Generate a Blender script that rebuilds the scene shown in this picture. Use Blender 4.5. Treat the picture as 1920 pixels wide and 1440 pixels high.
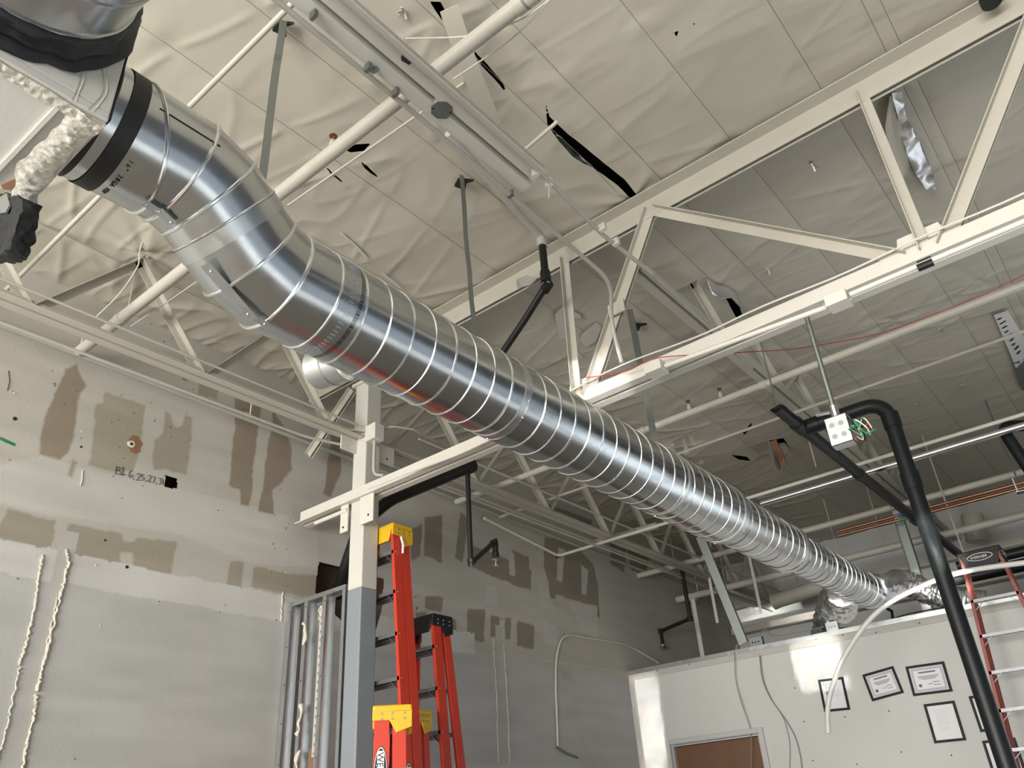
import bpy, bmesh, math, random
import numpy as np
from mathutils import Vector, Matrix, noise as mnoise
random.seed(7); RNG=np.random.RandomState(11)
S=bpy.context.scene
COL=S.collection
for o in list(bpy.data.objects): bpy.data.objects.remove(o)
# ------------------------------------------------------------------ camera
FPX=1493.88
RW=np.array([[0.769374002,-0.358026046,-0.529037801],[0.635910174,0.350592237,0.687534242],[-0.06067862,-0.865391492,0.497408958]])  # rows: room X,Y,Z seen in camera axes
CAM=np.array([0,0,1.4])
cd=bpy.data.cameras.new('camera'); cam=bpy.data.objects.new('camera',cd); COL.objects.link(cam)
cd.sensor_fit='HORIZONTAL'; cd.sensor_width=36; cd.lens=FPX/1920*36; cd.clip_start=.05; cd.clip_end=200
m=Matrix.Identity(4)
for i in range(3):
    m[i][0]=RW[i][0]; m[i][1]=-RW[i][1]; m[i][2]=-RW[i][2]; m[i][3]=CAM[i]
cam.matrix_world=m; S.camera=cam
# ------------------------------------------------------------------ world, daylight, exposure
S.view_settings.view_transform='Standard'; S.view_settings.look='None'; S.view_settings.gamma=1; S.view_settings.use_curve_mapping=False
S.view_settings.exposure=0.18
w=bpy.data.worlds.new('world'); S.world=w; w.use_nodes=True
w.node_tree.nodes['Background'].inputs[0].default_value=(.80,.90,1,1); w.node_tree.nodes['Background'].inputs[1].default_value=.38
def area(name,loc,aim,sx,sy,power,col=(1,1,1),spread=180):
    l=bpy.data.lights.new(name,'AREA'); l.shape='RECTANGLE'; l.size=sx; l.size_y=sy; l.energy=power; l.color=col; l.spread=math.radians(spread)
    o=bpy.data.objects.new(name,l); COL.objects.link(o); o.location=loc
    d=(Vector(aim)-Vector(loc)).normalized(); o.rotation_euler=d.to_track_quat('-Z','Y').to_euler(); return o
XL,XR,YB,YE,ZC=-5.3,3.1,-7.0,12.25,5.1
YT=3.8; YP=8.8
# daylight coming in at the shop windows (behind the camera, on the right) and at an added partition opening
area('window_daylight',(-1.2,YB+.02,1.75),(-1.2,YB+3,1.75),8.0,2.5,1400,(1,.975,.93))
area('window_daylight',(XR-.03,3.2,1.25),(XR-3,3.2,1.25),10.0,1.9,9,(.74,.87,1))
area('window_daylight',(1.3,YP-.03,1.35),(1.3,YP-3,1.35),2.9,1.9,28,(.84,.93,1))  # added light at the unseen opening, for the bright streak on the duct
sl_=bpy.data.lights.new('sun','SUN'); sl_.energy=17; sl_.angle=.01; sl_.color=(.80,.90,1); so_=bpy.data.objects.new('sun',sl_); COL.objects.link(so_); so_.rotation_euler=Vector((-1,.05,-1.0)).to_track_quat('-Z','Y').to_euler()
# sun thrown back up into the room by windscreens parked outside is added with the partition patches at the end
# ------------------------------------------------------------------ helpers
def at(px,py,ax,v):
    d=RW@np.array([px-960,py-720,FPX]); i='xyz'.index(ax); t=(v-CAM[i])/d[i]; return Vector(CAM+t*d)
def tag(o,label,cat,group=None,kind=None):
    if label: o['label']=label
    if cat: o['category']=cat
    if group: o['group']=group
    if kind: o['kind']=kind
    return o
def thing(name,label,cat,loc=(0,0,0),group=None):
    o=bpy.data.objects.new(name,None); COL.objects.link(o); o.location=loc; o.empty_display_size=.1
    return tag(o,label,cat,group)
def wpos(o):
    p=Vector((0,0,0))
    while o is not None: p+=Vector(o.location); o=o.parent
    return p
class MB:
    def __init__(s): s.v=[]; s.f=[]
    def add(s,vs,fs):
        n=len(s.v); s.v+= [tuple(v) for v in vs]; s.f+=[tuple(i+n for i in f) for f in fs]; return s
    def box(s,a,b):
        x0,y0,z0=[min(a[i],b[i]) for i in range(3)]; x1,y1,z1=[max(a[i],b[i]) for i in range(3)]
        return s.add([(x0,y0,z0),(x1,y0,z0),(x1,y1,z0),(x0,y1,z0),(x0,y0,z1),(x1,y0,z1),(x1,y1,z1),(x0,y1,z1)],[(0,3,2,1),(4,5,6,7),(0,1,5,4),(1,2,6,5),(2,3,7,6),(3,0,4,7)])
    def sweep(s,p0,p1,poly,u,v):
        p0,p1,u,v=[Vector(q) for q in (p0,p1,u,v)]; n=len(poly)
        vs=[p0+u*a+v*b for a,b in poly]+[p1+u*a+v*b for a,b in poly]
        fs=[(i,(i+1)%n,n+(i+1)%n,n+i) for i in range(n)]+[tuple(range(n-1,-1,-1)),tuple(range(n,2*n))]
        return s.add(vs,fs)
    def bar(s,p0,p1,w,h,up=(0,0,1)):
        p0,p1=Vector(p0),Vector(p1); d=(p1-p0).normalized(); u=d.cross(Vector(up)).normalized(); v=u.cross(d)
        return s.sweep(p0,p1,[(-w/2,-h/2),(w/2,-h/2),(w/2,h/2),(-w/2,h/2)],u,v)
    def tube(s,pts,r,n=12,cap=True,closed=False,rs=None,jit=0):
        pts=[Vector(p) for p in pts]; m_=len(pts); T=[]
        for i in range(m_):
            a=pts[(i-1)%m_] if (closed or i>0) else pts[i]; b=pts[(i+1)%m_] if (closed or i<m_-1) else pts[i]
            T.append((b-a).normalized())
        N=T[0].orthogonal().normalized(); rings=[]; vs=[]
        for i in range(m_):
            N=(N-T[i]*N.dot(T[i])).normalized(); B=T[i].cross(N); rr=rs[i] if rs else r
            for k in range(n):
                a=2*math.pi*k/n; q=rr
                if jit:
                    c=pts[i]+(N*math.cos(a)+B*math.sin(a))*rr
                    q=rr*(1+jit*(mnoise.noise(c*12)+.55*mnoise.noise(c*31)+.3*mnoise.noise(c*70)))
                vs.append(pts[i]+(N*math.cos(a)+B*math.sin(a))*q)
        fs=[]
        for i in range(m_ if closed else m_-1):
            j=(i+1)%m_
            for k in range(n): fs.append((i*n+k,i*n+(k+1)%n,j*n+(k+1)%n,j*n+k))
        if cap and not closed: fs+=[tuple(range(n-1,-1,-1)),tuple(range((m_-1)*n,m_*n))]
        return s.add(vs,fs)
    def lathe(s,prof,o,axis,n=24):
        o=Vector(o); ax=Vector(axis).normalized(); u=ax.orthogonal().normalized(); v=ax.cross(u); vs=[]
        for d,r in prof:
            for k in range(n):
                a=2*math.pi*k/n; vs.append(o+ax*d+(u*math.cos(a)+v*math.sin(a))*r)
        fs=[]
        for i in range(len(prof)-1):
            for k in range(n): fs.append((i*n+k,i*n+(k+1)%n,(i+1)*n+(k+1)%n,(i+1)*n+k))
        return s.add(vs,fs+[tuple(range(n-1,-1,-1)),tuple(range((len(prof)-1)*n,len(prof)*n))])
    def prism(s,pts,ext):
        pts=[Vector(p) for p in pts]; e=Vector(ext); n=len(pts)
        return s.add(pts+[p+e for p in pts],[tuple(range(n)),tuple(range(2*n-1,n-1,-1))]+[(i,n+i,n+(i+1)%n,(i+1)%n) for i in range(n)])
    def ribbon(s,pts,width,th,side):
        # flat strip following pts, 'side' = width direction
        pts=[Vector(p) for p in pts]; sd=Vector(side).normalized(); vs=[]
        for i,p in enumerate(pts):
            t=(pts[min(i+1,len(pts)-1)]-pts[max(i-1,0)]).normalized(); nn=t.cross(sd).normalized()
            vs+=[p-sd*width/2-nn*th/2,p+sd*width/2-nn*th/2,p+sd*width/2+nn*th/2,p-sd*width/2+nn*th/2]
        fs=[(3,2,1,0)]
        for i in range(len(pts)-1):
            for k in range(4): fs.append((i*4+k,i*4+(k+1)%4,i*4+4+(k+1)%4,i*4+4+k))
        k=4*(len(pts)-1); return s.add(vs,fs+[(k,k+1,k+2,k+3)])
    def build(s,name,mat,parent=None,smooth=35,bev=0):
        me=bpy.data.meshes.new(name); off=wpos(parent) if parent else Vector((0,0,0))
        if parent is None and s.v: off=Vector(s.v[0])
        me.from_pydata([(a-off.x,b-off.y,c-off.z) for a,b,c in s.v],[],s.f)
        bm=bmesh.new(); bm.from_mesh(me); bmesh.ops.recalc_face_normals(bm,faces=bm.faces); bm.to_mesh(me); bm.free()
        if smooth:
            me.polygons.foreach_set('use_smooth',[True]*len(me.polygons)); me.set_sharp_from_angle(angle=math.radians(smooth))
        me.materials.append(mat); o=bpy.data.objects.new(name,me); COL.objects.link(o)
        if parent: o.parent=parent
        else: o.location=off
        if bev:
            b=o.modifiers.new('bevel','BEVEL'); b.width=bev; b.segments=2; b.limit_method='ANGLE'
        return o
def smooth_path(pts,k=6):
    pts=[Vector(p) for p in pts]; out=[]
    for i in range(len(pts)-1):
        p0=pts[max(i-1,0)];p1=pts[i];p2=pts[i+1];p3=pts[min(i+2,len(pts)-1)]
        for j in range(k):
            t=j/k; out.append(.5*((2*p1)+(p2-p0)*t+(2*p0-5*p1+4*p2-p3)*t*t+(3*p1-p0-3*p2+p3)*t**3))
    return out+[pts[-1]]
def fillet(pts,r,k=6):
    pts=[Vector(p) for p in pts]; out=[pts[0]]
    for i in range(1,len(pts)-1):
        a,b,c=pts[i-1],pts[i],pts[i+1]; u=(a-b).normalized(); v=(c-b).normalized(); q=min(r,(a-b).length*.45,(c-b).length*.45)
        for j in range(k+1):
            t=j/k; out.append((b+u*q)*(1-t)**2+b*2*t*(1-t)+(b+v*q)*t*t)
    return out+[pts[-1]]
def text_mesh(name,body,size,o,ux,uy,mat,parent,ext=.0006,align='LEFT'):
    c=bpy.data.curves.new(name,'FONT'); c.body=body; c.size=size; c.extrude=ext; c.align_x=align; c.resolution_u=3
    t=bpy.data.objects.new('tmp',c); COL.objects.link(t); bpy.context.view_layer.update()
    me=bpy.data.meshes.new_from_object(t.evaluated_get(bpy.context.evaluated_depsgraph_get())); bpy.data.objects.remove(t)
    ux,uy,o=Vector(ux).normalized(),Vector(uy).normalized(),Vector(o); n=ux.cross(uy); off=wpos(parent) if parent else Vector((0,0,0))
    for v in me.vertices: v.co=o+ux*v.co.x+uy*v.co.y+n*v.co.z-off
    me.materials.clear(); me.materials.append(mat); ob=bpy.data.objects.new(name,me); COL.objects.link(ob); ob.parent=parent; return ob
# ------------------------------------------------------------------ materials
def mat(name,col,rough=.6,metal=0,var=.06,scale=6,bump=0,bscale=40,aniso=0,spec=.5):
    m=bpy.data.materials.new(name); m.use_nodes=True; nt=m.node_tree; b=nt.nodes['Principled BSDF']
    b.inputs['Roughness'].default_value=rough; b.inputs['Metallic'].default_value=metal; b.inputs['Specular IOR Level'].default_value=spec
    tc=nt.nodes.new('ShaderNodeTexCoord'); nz=nt.nodes.new('ShaderNodeTexNoise'); nz.inputs['Scale'].default_value=scale; nz.inputs['Detail'].default_value=5
    nt.links.new(tc.outputs['Object'],nz.inputs['Vector'])
    mx=nt.nodes.new('ShaderNodeMix'); mx.data_type='RGBA'
    mx.inputs[6].default_value=(*[max(0,c*(1-var)) for c in col],1); mx.inputs[7].default_value=(*[min(1,c*(1+var)) for c in col],1)
    nt.links.new(nz.outputs['Fac'],mx.inputs[0]); nt.links.new(mx.outputs[2],b.inputs['Base Color'])
    if bump:
        n2=nt.nodes.new('ShaderNodeTexNoise'); n2.inputs['Scale'].default_value=bscale; n2.inputs['Detail'].default_value=4
        nt.links.new(tc.outputs['Object'],n2.inputs['Vector']); bp=nt.nodes.new('ShaderNodeBump'); bp.inputs['Strength'].default_value=bump; bp.inputs['Distance'].default_value=.01
        nt.links.new(n2.outputs['Fac'],bp.inputs['Height']); nt.links.new(bp.outputs['Normal'],b.inputs['Normal'])
    return m
def galv(name,col,rough,spangle=.12,vs=35,bump=.02):
    m=mat(name,col,rough,1,.05,4,bump,9); nt=m.node_tree; b=nt.nodes['Principled BSDF']
    tc=[n for n in nt.nodes if n.type=='TEX_COORD'][0]; vo=nt.nodes.new('ShaderNodeTexVoronoi'); vo.inputs['Scale'].default_value=vs
    nt.links.new(tc.outputs['Object'],vo.inputs['Vector']); mr=nt.nodes.new('ShaderNodeMapRange'); mr.inputs['To Min'].default_value=rough-spangle/2; mr.inputs['To Max'].default_value=rough+spangle/2
    nt.links.new(vo.outputs['Color'],mr.inputs['Value']); nt.links.new(mr.outputs['Result'],b.inputs['Roughness'])
    return m
def attr_mat(name,rough=.8,bump=.15,bscale=60):
    m=mat(name,(1,1,1),rough,0,0,6,bump,bscale); nt=m.node_tree; b=nt.nodes['Principled BSDF']
    a=nt.nodes.new('ShaderNodeVertexColor'); a.layer_name='paint'; nz=[n for n in nt.nodes if n.type=='TEX_NOISE'][0]
    hv=nt.nodes.new('ShaderNodeMix'); hv.data_type='RGBA'; hv.blend_type='MULTIPLY'; hv.inputs[0].default_value=1
    mr=nt.nodes.new('ShaderNodeMapRange'); mr.inputs['To Min'].default_value=.93; mr.inputs['To Max'].default_value=1.05
    nz.inputs['Scale'].default_value=2.2; nt.links.new(nz.outputs['Fac'],mr.inputs['Value'])
    nt.links.new(a.outputs['Color'],hv.inputs[6]); nt.links.new(mr.outputs['Result'],hv.inputs[7]); nt.links.new(hv.outputs[2],b.inputs['Base Color']); return m
M=dict(boardstrip=mat('bare_board',(.47,.46,.42),.85,0,.08,9), seam=mat('seam_thread',(.25,.225,.185),.8), darkwall=mat('painted_shade_wall',(.10,.11,.13),.7),
 duct=galv('galvanized_duct',(.56,.58,.59),.22,.07,30,.02), duct_seam=galv('galvanized_seam',(.78,.80,.81),.22,.04,30,0),
 galv=galv('galvanized_steel',(.62,.64,.65),.36,.14,45), galv_dull=galv('galvanized_dull',(.30,.32,.31),.5,.1,45), chrome=galv('zinc_conduit',(.72,.74,.76),.22,.05,40),
 foil=galv('foil_jacket',(.86,.87,.89),.34,.14,22,.5), black_foil=mat('black_liner',(.016,.016,.017),.7,0,.5,18,.6,50,0,.25),
 steel=mat('cream_painted_steel',(.48,.455,.385),.5,0,.05,5,.03,60), steel_w=mat('white_painted_steel',(.64,.615,.55),.45,0,.04,5,.03,60),
 pipe=mat('cream_painted_pipe',(.47,.445,.385),.45,0,.06,4,.03,50), greenpipe=mat('green_grey_painted_pipe',(.38,.39,.34),.5,0,.06,4),
 col_top=mat('column_cream_paint',(.59,.575,.52),.45,0,.04,4,.03,60), col_low=mat('column_grey_paint',(.23,.255,.275),.45,0,.05,4,.03,60),
 ceil=mat('white_vinyl_insulation_facing',(.50,.467,.39),.5,0,.05,1.3,.06,30), dark=mat('dark_void',(.012,.011,.010),.9), brownins=mat('brown_insulation',(.09,.055,.035),.95,0,.6,30,.6,60),
 black=mat('black_iron',(.010,.010,.011),.42,0,.3,8,.05,60,0,.35), abs=mat('black_plastic_pipe',(.009,.011,.012),.42,0,.2,6,.02,60,0,.3), tape=mat('black_tape',(.022,.022,.022),.55,0,.3,14,.2,40),
 red=mat('red_orange_fiberglass',(.55,.040,.017),.42,0,.07,8,.03,80), red_f=mat('faded_red_fiberglass',(.30,.065,.05),.5,0,.1,8), yellow=mat('yellow_plastic',(.72,.42,.015),.4,0,.06,8), alu=galv('aluminum_step',(.30,.30,.31),.5,.06,60), rivet=galv('rivet',(.8,.8,.8),.3,.04,60,0),
 whitelabel=mat('white_sticker',(.75,.75,.74),.4,0,.02), blacklabel=mat('black_sticker',(.01,.01,.01),.4),
 mastic=mat('white_mastic',(.56,.54,.47),.6,0,.12,20,.5,45), board=mat('white_duct_box',(.56,.545,.50),.6,0,.04,3,.05,50), rust=mat('rust_stain',(.30,.16,.08),.8,0,.3,30), darkmastic=mat('dark_mastic',(.022,.023,.025),.42,0,.5,10,.35,22,0,.35),
 redwire=mat('red_cable',(.42,.035,.03),.45), copper=mat('copper_tube',(.34,.15,.085),.36,1,.08,10), bluetape=mat('blue_sleeve',(.03,.07,.35),.5), greywire=mat('grey_cable',(.20,.20,.19),.5), whitewire=mat('white_cable',(.62,.60,.54),.5), pex=mat('white_plastic_hose',(.62,.61,.57),.4,0,.05,9),
 drywall=mat('white_painted_drywall',(.57,.57,.545),.75,0,.04,2.2,.06,70), door=mat('brown_door_veneer',(.15,.072,.036),.5,0,.2,5,.04,30), doorframe=mat('pale_grey_door_frame',(.50,.50,.49),.45), concrete=mat('concrete_floor',(.27,.25,.225),.6,0,.15,2,.1,20),
 frame=mat('black_picture_frame',(.010,.010,.010),.5,0,.06,6,0,40,0,.2), paper=mat('white_paper',(.74,.74,.75),.6,0,.02), greypaper=mat('grey_certificate_paper',(.47,.47,.52),.6,0,.06,60), ink=mat('grey_print',(.16,.16,.17),.7), face=mat('printed_portrait',(.45,.28,.2),.7), hair=mat('printed_hair',(.05,.03,.025),.7),
 marker=mat('black_marker',(.02,.02,.02),.7), strap=galv('hanger_strap',(.30,.32,.31),.5,.08,40), plaster=mat('raw_drywall_edge',(.62,.585,.49),.9,0,.12,14,.5,40), tornpaper=mat('brown_paper',(.24,.125,.07),.9), greencard=mat('green_print',(.02,.22,.10),.5), box=galv('octagon_box',(.30,.33,.34),.5,.1,40), sky=mat('asphalt',(.2,.2,.2),.8), brass=mat('brass_bulb',(.25,.12,.05),.4,.6), wallpaint=attr_mat('patched_drywall'), mullion=mat('dark_window_frame',(.05,.05,.055),.4))
# thin tear-off helper for pipes
def pipe(name,label,cat,pts,r,mt,group=None,n=14,bend=0,parent=None):
    p=fillet(pts,bend) if bend else [Vector(q) for q in pts]
    o=MB().tube(p,r,n).build(name,mt,parent)
    if parent is None: tag(o,label,cat,group)
    return o
# ------------------------------------------------------------------ room shell
def struct(o,label=None): tag(o,label,None,None,'structure'); return o
def vnoise(x,y,seed):      # smooth value noise on numpy arrays
    r=np.random.RandomState(seed); g=r.rand(257,257); xi=np.floor(x).astype(int); yi=np.floor(y).astype(int); fx=x-xi; fy=y-yi
    fx=fx*fx*(3-2*fx); fy=fy*fy*(3-2*fy); a=g[xi%256,yi%256]; b=g[(xi+1)%256,yi%256]; c=g[xi%256,(yi+1)%256]; d=g[(xi+1)%256,(yi+1)%256]
    return (a*(1-fx)+b*fx)*(1-fy)+(c*(1-fx)+d*fx)*fy-.5
def inpoly(px,py,poly):
    c=np.zeros(px.shape,bool); n=len(poly); j=n-1
    for i in range(n):
        xi,yi=poly[i]; xj,yj=poly[j]
        k=((yi>py)!=(yj>py))&(px<(xj-xi)*(py-yi)/((yj-yi) or 1e-9)+xi); c^=k; j=i
    return c
def grid_mesh(name,P,nu,nv,mt,keep=None,smooth=True):
    me=bpy.data.meshes.new(name); idx=np.arange(nu*nv).reshape(nu,nv)
    q=np.stack([idx[:-1,:-1],idx[1:,:-1],idx[1:,1:],idx[:-1,1:]],-1).reshape(-1,4)
    if keep is not None: q=q[keep.reshape(-1)]
    me.vertices.add(nu*nv); me.vertices.foreach_set('co',P.reshape(-1).astype(np.float32)); me.loops.add(q.size); me.loops.foreach_set('vertex_index',q.reshape(-1).astype(np.int32))
    me.polygons.add(len(q)); me.polygons.foreach_set('loop_start',np.arange(0,q.size,4,dtype=np.int32)); me.polygons.foreach_set('use_smooth',np.full(len(q),smooth))
    me.update(calc_edges=True); me.validate(); me.materials.append(mt); o=bpy.data.objects.new(name,me); COL.objects.link(o); return o
struct(MB().box((XL-.2,YB-.2,-.2),(XR+.2,YE+.2,0)).build('floor',M['concrete'],None,0))
# ---- left wall with its patched drywall: the visible stretch is a fine sheet carrying the paint, the rest plain board
def zoomed(s,ox,oy,pts): return [(ox+a/s,oy+b/s) for a,b in pts]
def wallpoly(pts): return [(p.y,p.z) for p in (at(a,b,'x',XL) for a,b in pts)]
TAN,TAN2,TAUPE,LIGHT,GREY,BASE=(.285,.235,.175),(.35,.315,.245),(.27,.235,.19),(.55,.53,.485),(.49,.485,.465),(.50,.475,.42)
pat=[]
z1=lambda p:zoomed(3,0,700,p); z3=lambda p:zoomed(3,480,960,p); z5=lambda p:zoomed(3.556,960,760,p)
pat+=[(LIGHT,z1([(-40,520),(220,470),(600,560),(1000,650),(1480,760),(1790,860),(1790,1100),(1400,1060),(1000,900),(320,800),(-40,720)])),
(TAN,z1([(370,-20),(430,-55),(480,60),(450,110),(435,230),(395,440),(330,490),(220,460),(260,230),(300,120)])),
(TAN2,z1([(580,100),(740,150),(820,180),(800,340),(770,500),(750,560),(640,550),(500,520),(520,400),(540,170),(575,165)])),
(TAN2,z1([(920,210),(960,230),(985,300),(1030,300),(1045,230),(1090,250),(1080,330),(1050,570),(920,540),(860,550),(865,370),(905,340),(920,300)])),
(TAN,z1([(1325,140),(1470,190),(1450,330),(1430,480),(1420,640),(1400,750),(1350,745),(1350,650),(1290,630),(1300,470),(1320,300)])),
(TAN,z1([(1530,200),(1610,330),(1640,420),(1640,540),(1570,630),(1535,660),(1540,795),(1450,775),(1480,640),(1500,420),(1525,330)])),
(TAN,z1([(1860,340),(1920,330),(1920,560),(1860,700),(1820,680),(1840,560)])),
(TAN2,z1([(45,755),(315,830),(300,930),(260,1020),(240,1060),(0,1000),(-20,900)])),
(TAN2,z1([(390,845),(690,905),(700,950),(760,945),(770,920),(995,945),(960,1140),(760,1120),(750,1010),(680,1010),(670,1110),(370,1070),(370,900)])),
(TAN2,z1([(1290,1050),(1375,1065),(1360,1200),(1275,1210)])),(TAN2,z1([(1430,1085),(1500,1095),(1510,1110),(1790,1140),(1785,1240),(1740,1250),(1700,1255),(1640,1240),(1410,1210)])),
(TAN2,z1([(1380,1280),(1590,1310),(1585,1370),(1380,1330)])),(BASE,z1([(1425,1280),(1460,1285),(1460,1340),(1425,1335)])),
(TAN2,z1([(410,480),(380,580),(400,590),(440,500)])),(TAN2,z1([(1120,20),(1230,60),(1220,150),(1110,120)]))]
pat+=[(TAUPE,z3(p)) for p in ([(860,100),(935,70),(925,250),(875,280)],[(950,30),(1050,20),(1045,290),(945,240)],[(1150,0),(1200,40),(1160,280),(1120,260)],
 [(1200,180),(1330,230),(1550,330),(1545,440),(1320,360),(1200,300)],[(1620,140),(1790,170),(1900,300),(1925,420),(1935,600),(1850,500),(1660,460),(1620,300)],
 [(1190,540),(1290,550),(1285,730),(1190,720)],[(1320,585),(1435,600),(1430,720),(1320,700)],[(1470,610),(1565,640),(1560,775),(1465,750)],[(950,470),(1050,480),(1045,560),(950,540)],[(900,560),(960,560),(950,620),(900,610)],[(1040,580),(1130,600),(1120,700),(1050,690)])]
pat+=[(TAUPE,z5(p)) for p in ([(190,640),(540,770),(510,840),(430,770),(300,720),(220,710)],[(210,890),(300,910),(290,1290),(250,1280),(235,1050)],[(330,950),(440,940),(520,1060),(575,1290),(540,1345),(430,1300),(345,1280)],[(0,960),(110,1010),(125,1230),(0,1190)],[(650,910),(760,960),(750,1120),(660,1060)],[(760,940),(920,1010),(890,1130),(800,1100)])]
pat+=[(LIGHT,z3(p)) for p in ([(1590,400),(1640,420),(1680,550),(1600,540)],[(1610,600),(1690,650),(1700,770),(1620,740)],[(1290,410),(1360,430),(1360,520),(1290,510)],[(1760,500),(1920,530),(1920,700),(1830,680)],[(1420,230),(1450,230),(1460,360),(1425,350)],[(1700,200),(1740,210),(1720,400),(1690,380)],[(1830,300),(1870,330),(1860,470),(1830,460)],[(1370,600),(1400,600),(1400,730),(1365,720)])]  # pale paint, plus bounced-sun patches painted into the wall colour
DY=.0098; yy=np.arange(.55,YP+3.45,DY); zz=np.arange(1.35,ZC+.06,DY); Y2,Z2=np.meshgrid(yy,zz,indexing='ij')
wy=Y2+.018*vnoise(Y2*9,Z2*9,1)+.012*vnoise(Y2*30,Z2*30,2); wz=Z2+.018*vnoise(Y2*9,Z2*9,3)+.012*vnoise(Y2*30,Z2*30,4)
C2=np.empty(Y2.shape+(3,)); C2[:]=BASE
def cover(pl_):                      # anti-aliased coverage of a polygon on the paint grid
    a=np.zeros(Y2.shape); ys=[q[0] for q in pl_]; zs=[q[1] for q in pl_]; k=(wy>min(ys)-.03)&(wy<max(ys)+.03)&(wz>min(zs)-.03)&(wz<max(zs)+.03)
    u,v=wy[k],wz[k]; s=np.zeros(u.shape)
    for du in (-.35,0,.35):
        for dv in (-.35,0,.35): s+=inpoly(u+du*DY*1.6,v+dv*DY*1.6,pl_)
    a[k]=s/9; return a[...,None]
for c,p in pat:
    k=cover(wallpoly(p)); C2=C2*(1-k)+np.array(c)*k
ZG=2.985
C2[(wz<ZG+.20)&(wz>ZG)&(Y2<6.0)]=(.60,.59,.56)
C2[(Z2<ZG+.008*vnoise(Y2*20,Z2*0,5))]=GREY
for y0,y1 in ((at(62,1240,'x',XL).y,at(98,1240,'x',XL).y),(at(936,1330,'x',XL).y,at(951,1330,'x',XL).y)):    # unpainted strips where partitions were pulled off
    k=(Y2>y0)&(Y2<y1)&(Z2<3.32); C2[k]=(.50,.485,.445)
    k=(Y2>y0)&(Y2<y1)&(Z2<1.9+.2*vnoise(Y2*6,Z2*6,8)); C2[k]=(.35,.315,.245)
for c,p in (( (.47,.465,.45),z3([(1650,1045),(1710,1045),(1715,1165),(1665,1150)])),((.47,.465,.45),z3([(1735,1050),(1810,1050),(1835,1170),(1730,1160)])),((.47,.465,.45),z3([(1815,1255),(1845,1260),(1862,1345),(1830,1335)])),((.43,.425,.40),z3([(1720,885),(1775,895),(1780,950),(1730,950)]))):  # sun reflected from the windows, painted as patches in the wall colour
    k=cover(wallpoly(p)); C2=C2*(1-k)+np.array(c)*k
for c,p in (((.50,.492,.46),[(335,1165),(405,1170),(370,1440),(320,1440),(345,1300)]),((.495,.487,.45),[(400,1380),(520,1370),(520,1440),(390,1440)])): C2[inpoly(Y2+.1*vnoise(Y2*3,Z2*3,7),Z2,wallpoly(p))]=c
sp=(vnoise(Y2*55,Z2*55,9)>.455)&(vnoise(Y2*3,Z2*3,10)>.12)&(Z2>ZG); C2[sp]=(.12,.10,.08)
drop=(.93+.14*vnoise(Y2*2.3,Z2*14,12)); C2*=drop[...,None]
holes=[[(310,890),(333,897),(331,917),(308,912)],[(598,1053),(632,1062),(720,1085),(716,1145),(690,1220),(590,1110)]]
yc=(Y2[:-1,:-1]+DY/2); zc=Z2[:-1,:-1]+DY/2; keep=np.ones(yc.shape,bool)
for h in holes: keep&=~inpoly(yc+.012*vnoise(yc*25,zc*25,6),zc,wallpoly(h))
Pw=np.stack([np.full(Y2.shape,XL)+.003*vnoise(Y2*3,Z2*3,13),Y2,Z2],-1)
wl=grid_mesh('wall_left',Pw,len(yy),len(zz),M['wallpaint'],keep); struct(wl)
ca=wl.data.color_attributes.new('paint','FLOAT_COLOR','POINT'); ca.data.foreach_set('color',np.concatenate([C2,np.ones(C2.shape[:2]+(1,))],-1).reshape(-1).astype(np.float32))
pb=MB(); pb.box((XL-.12,YB,0),(XL,yy[0],ZC+.1)); pb.box((XL-.12,yy[0],0),(XL,yy[-1],zz[0])); pb.build('wall_board',M['drywall'],wl)
for h in holes:                                # the wall cavity seen through each hole
    p=wallpoly(h); y0,y1=min(a for a,b in p)-.06,max(a for a,b in p)+.06; z0,z1=min(b for a,b in p)-.06,max(b for a,b in p)+.06
    b=MB().box((XL-.2,y0,z0),(XL-.17,y1,z1)).box((XL-.2,y0,z0),(XL-.008,y0+.01,z1)).box((XL-.2,y1-.01,z0),(XL-.008,y1,z1)).box((XL-.2,y0,z0),(XL-.008,y1,z0+.01)).box((XL-.2,y0,z1-.01),(XL-.008,y1,z1))
    o=b.build('wall_cavity',M['brownins'],wl); tag(o,'dark brown insulation inside the wall hole',None)
# raised torn board edges beside the unpainted strips
def edge(pts,r,seed):
    q=[]; rnd=random.Random(seed)
    for i in range(len(pts)-1):
        a=at(*pts[i],'x',XL+.004); b=at(*pts[i+1],'x',XL+.004)
        for k in range(14): q.append(a.lerp(b,k/14)+Vector((rnd.uniform(0,.006),rnd.uniform(-.006,.006),0)))
    MB().tube(q,r,6,True,rs=[r*rnd.uniform(.6,1.5) for _ in q]).build('torn_board_edge',M['plaster'],wl)
edge([(80,1040),(74,1075),(62,1150),(48,1210),(34,1250)],.007,1); edge([(36,1252),(20,1330),(2,1400),(-10,1440)],.005,2)
edge([(124,1030),(128,1055),(117,1100),(98,1180),(80,1250),(68,1300)],.008,3); edge([(68,1302),(66,1330),(52,1390),(40,1445)],.008,4)
edge([(108,1120),(92,1190),(78,1250)],.004,7)
edge([(924,1198),(930,1290),(935,1440)],.004,5); edge([(944,1210),(950,1300),(956,1440)],.005,6); edge([(530,1110),(526,1170)],.005,8)
edge([(945,1226),(1000,1235),(1100,1250),(1177,1263)],.004,9)
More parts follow.
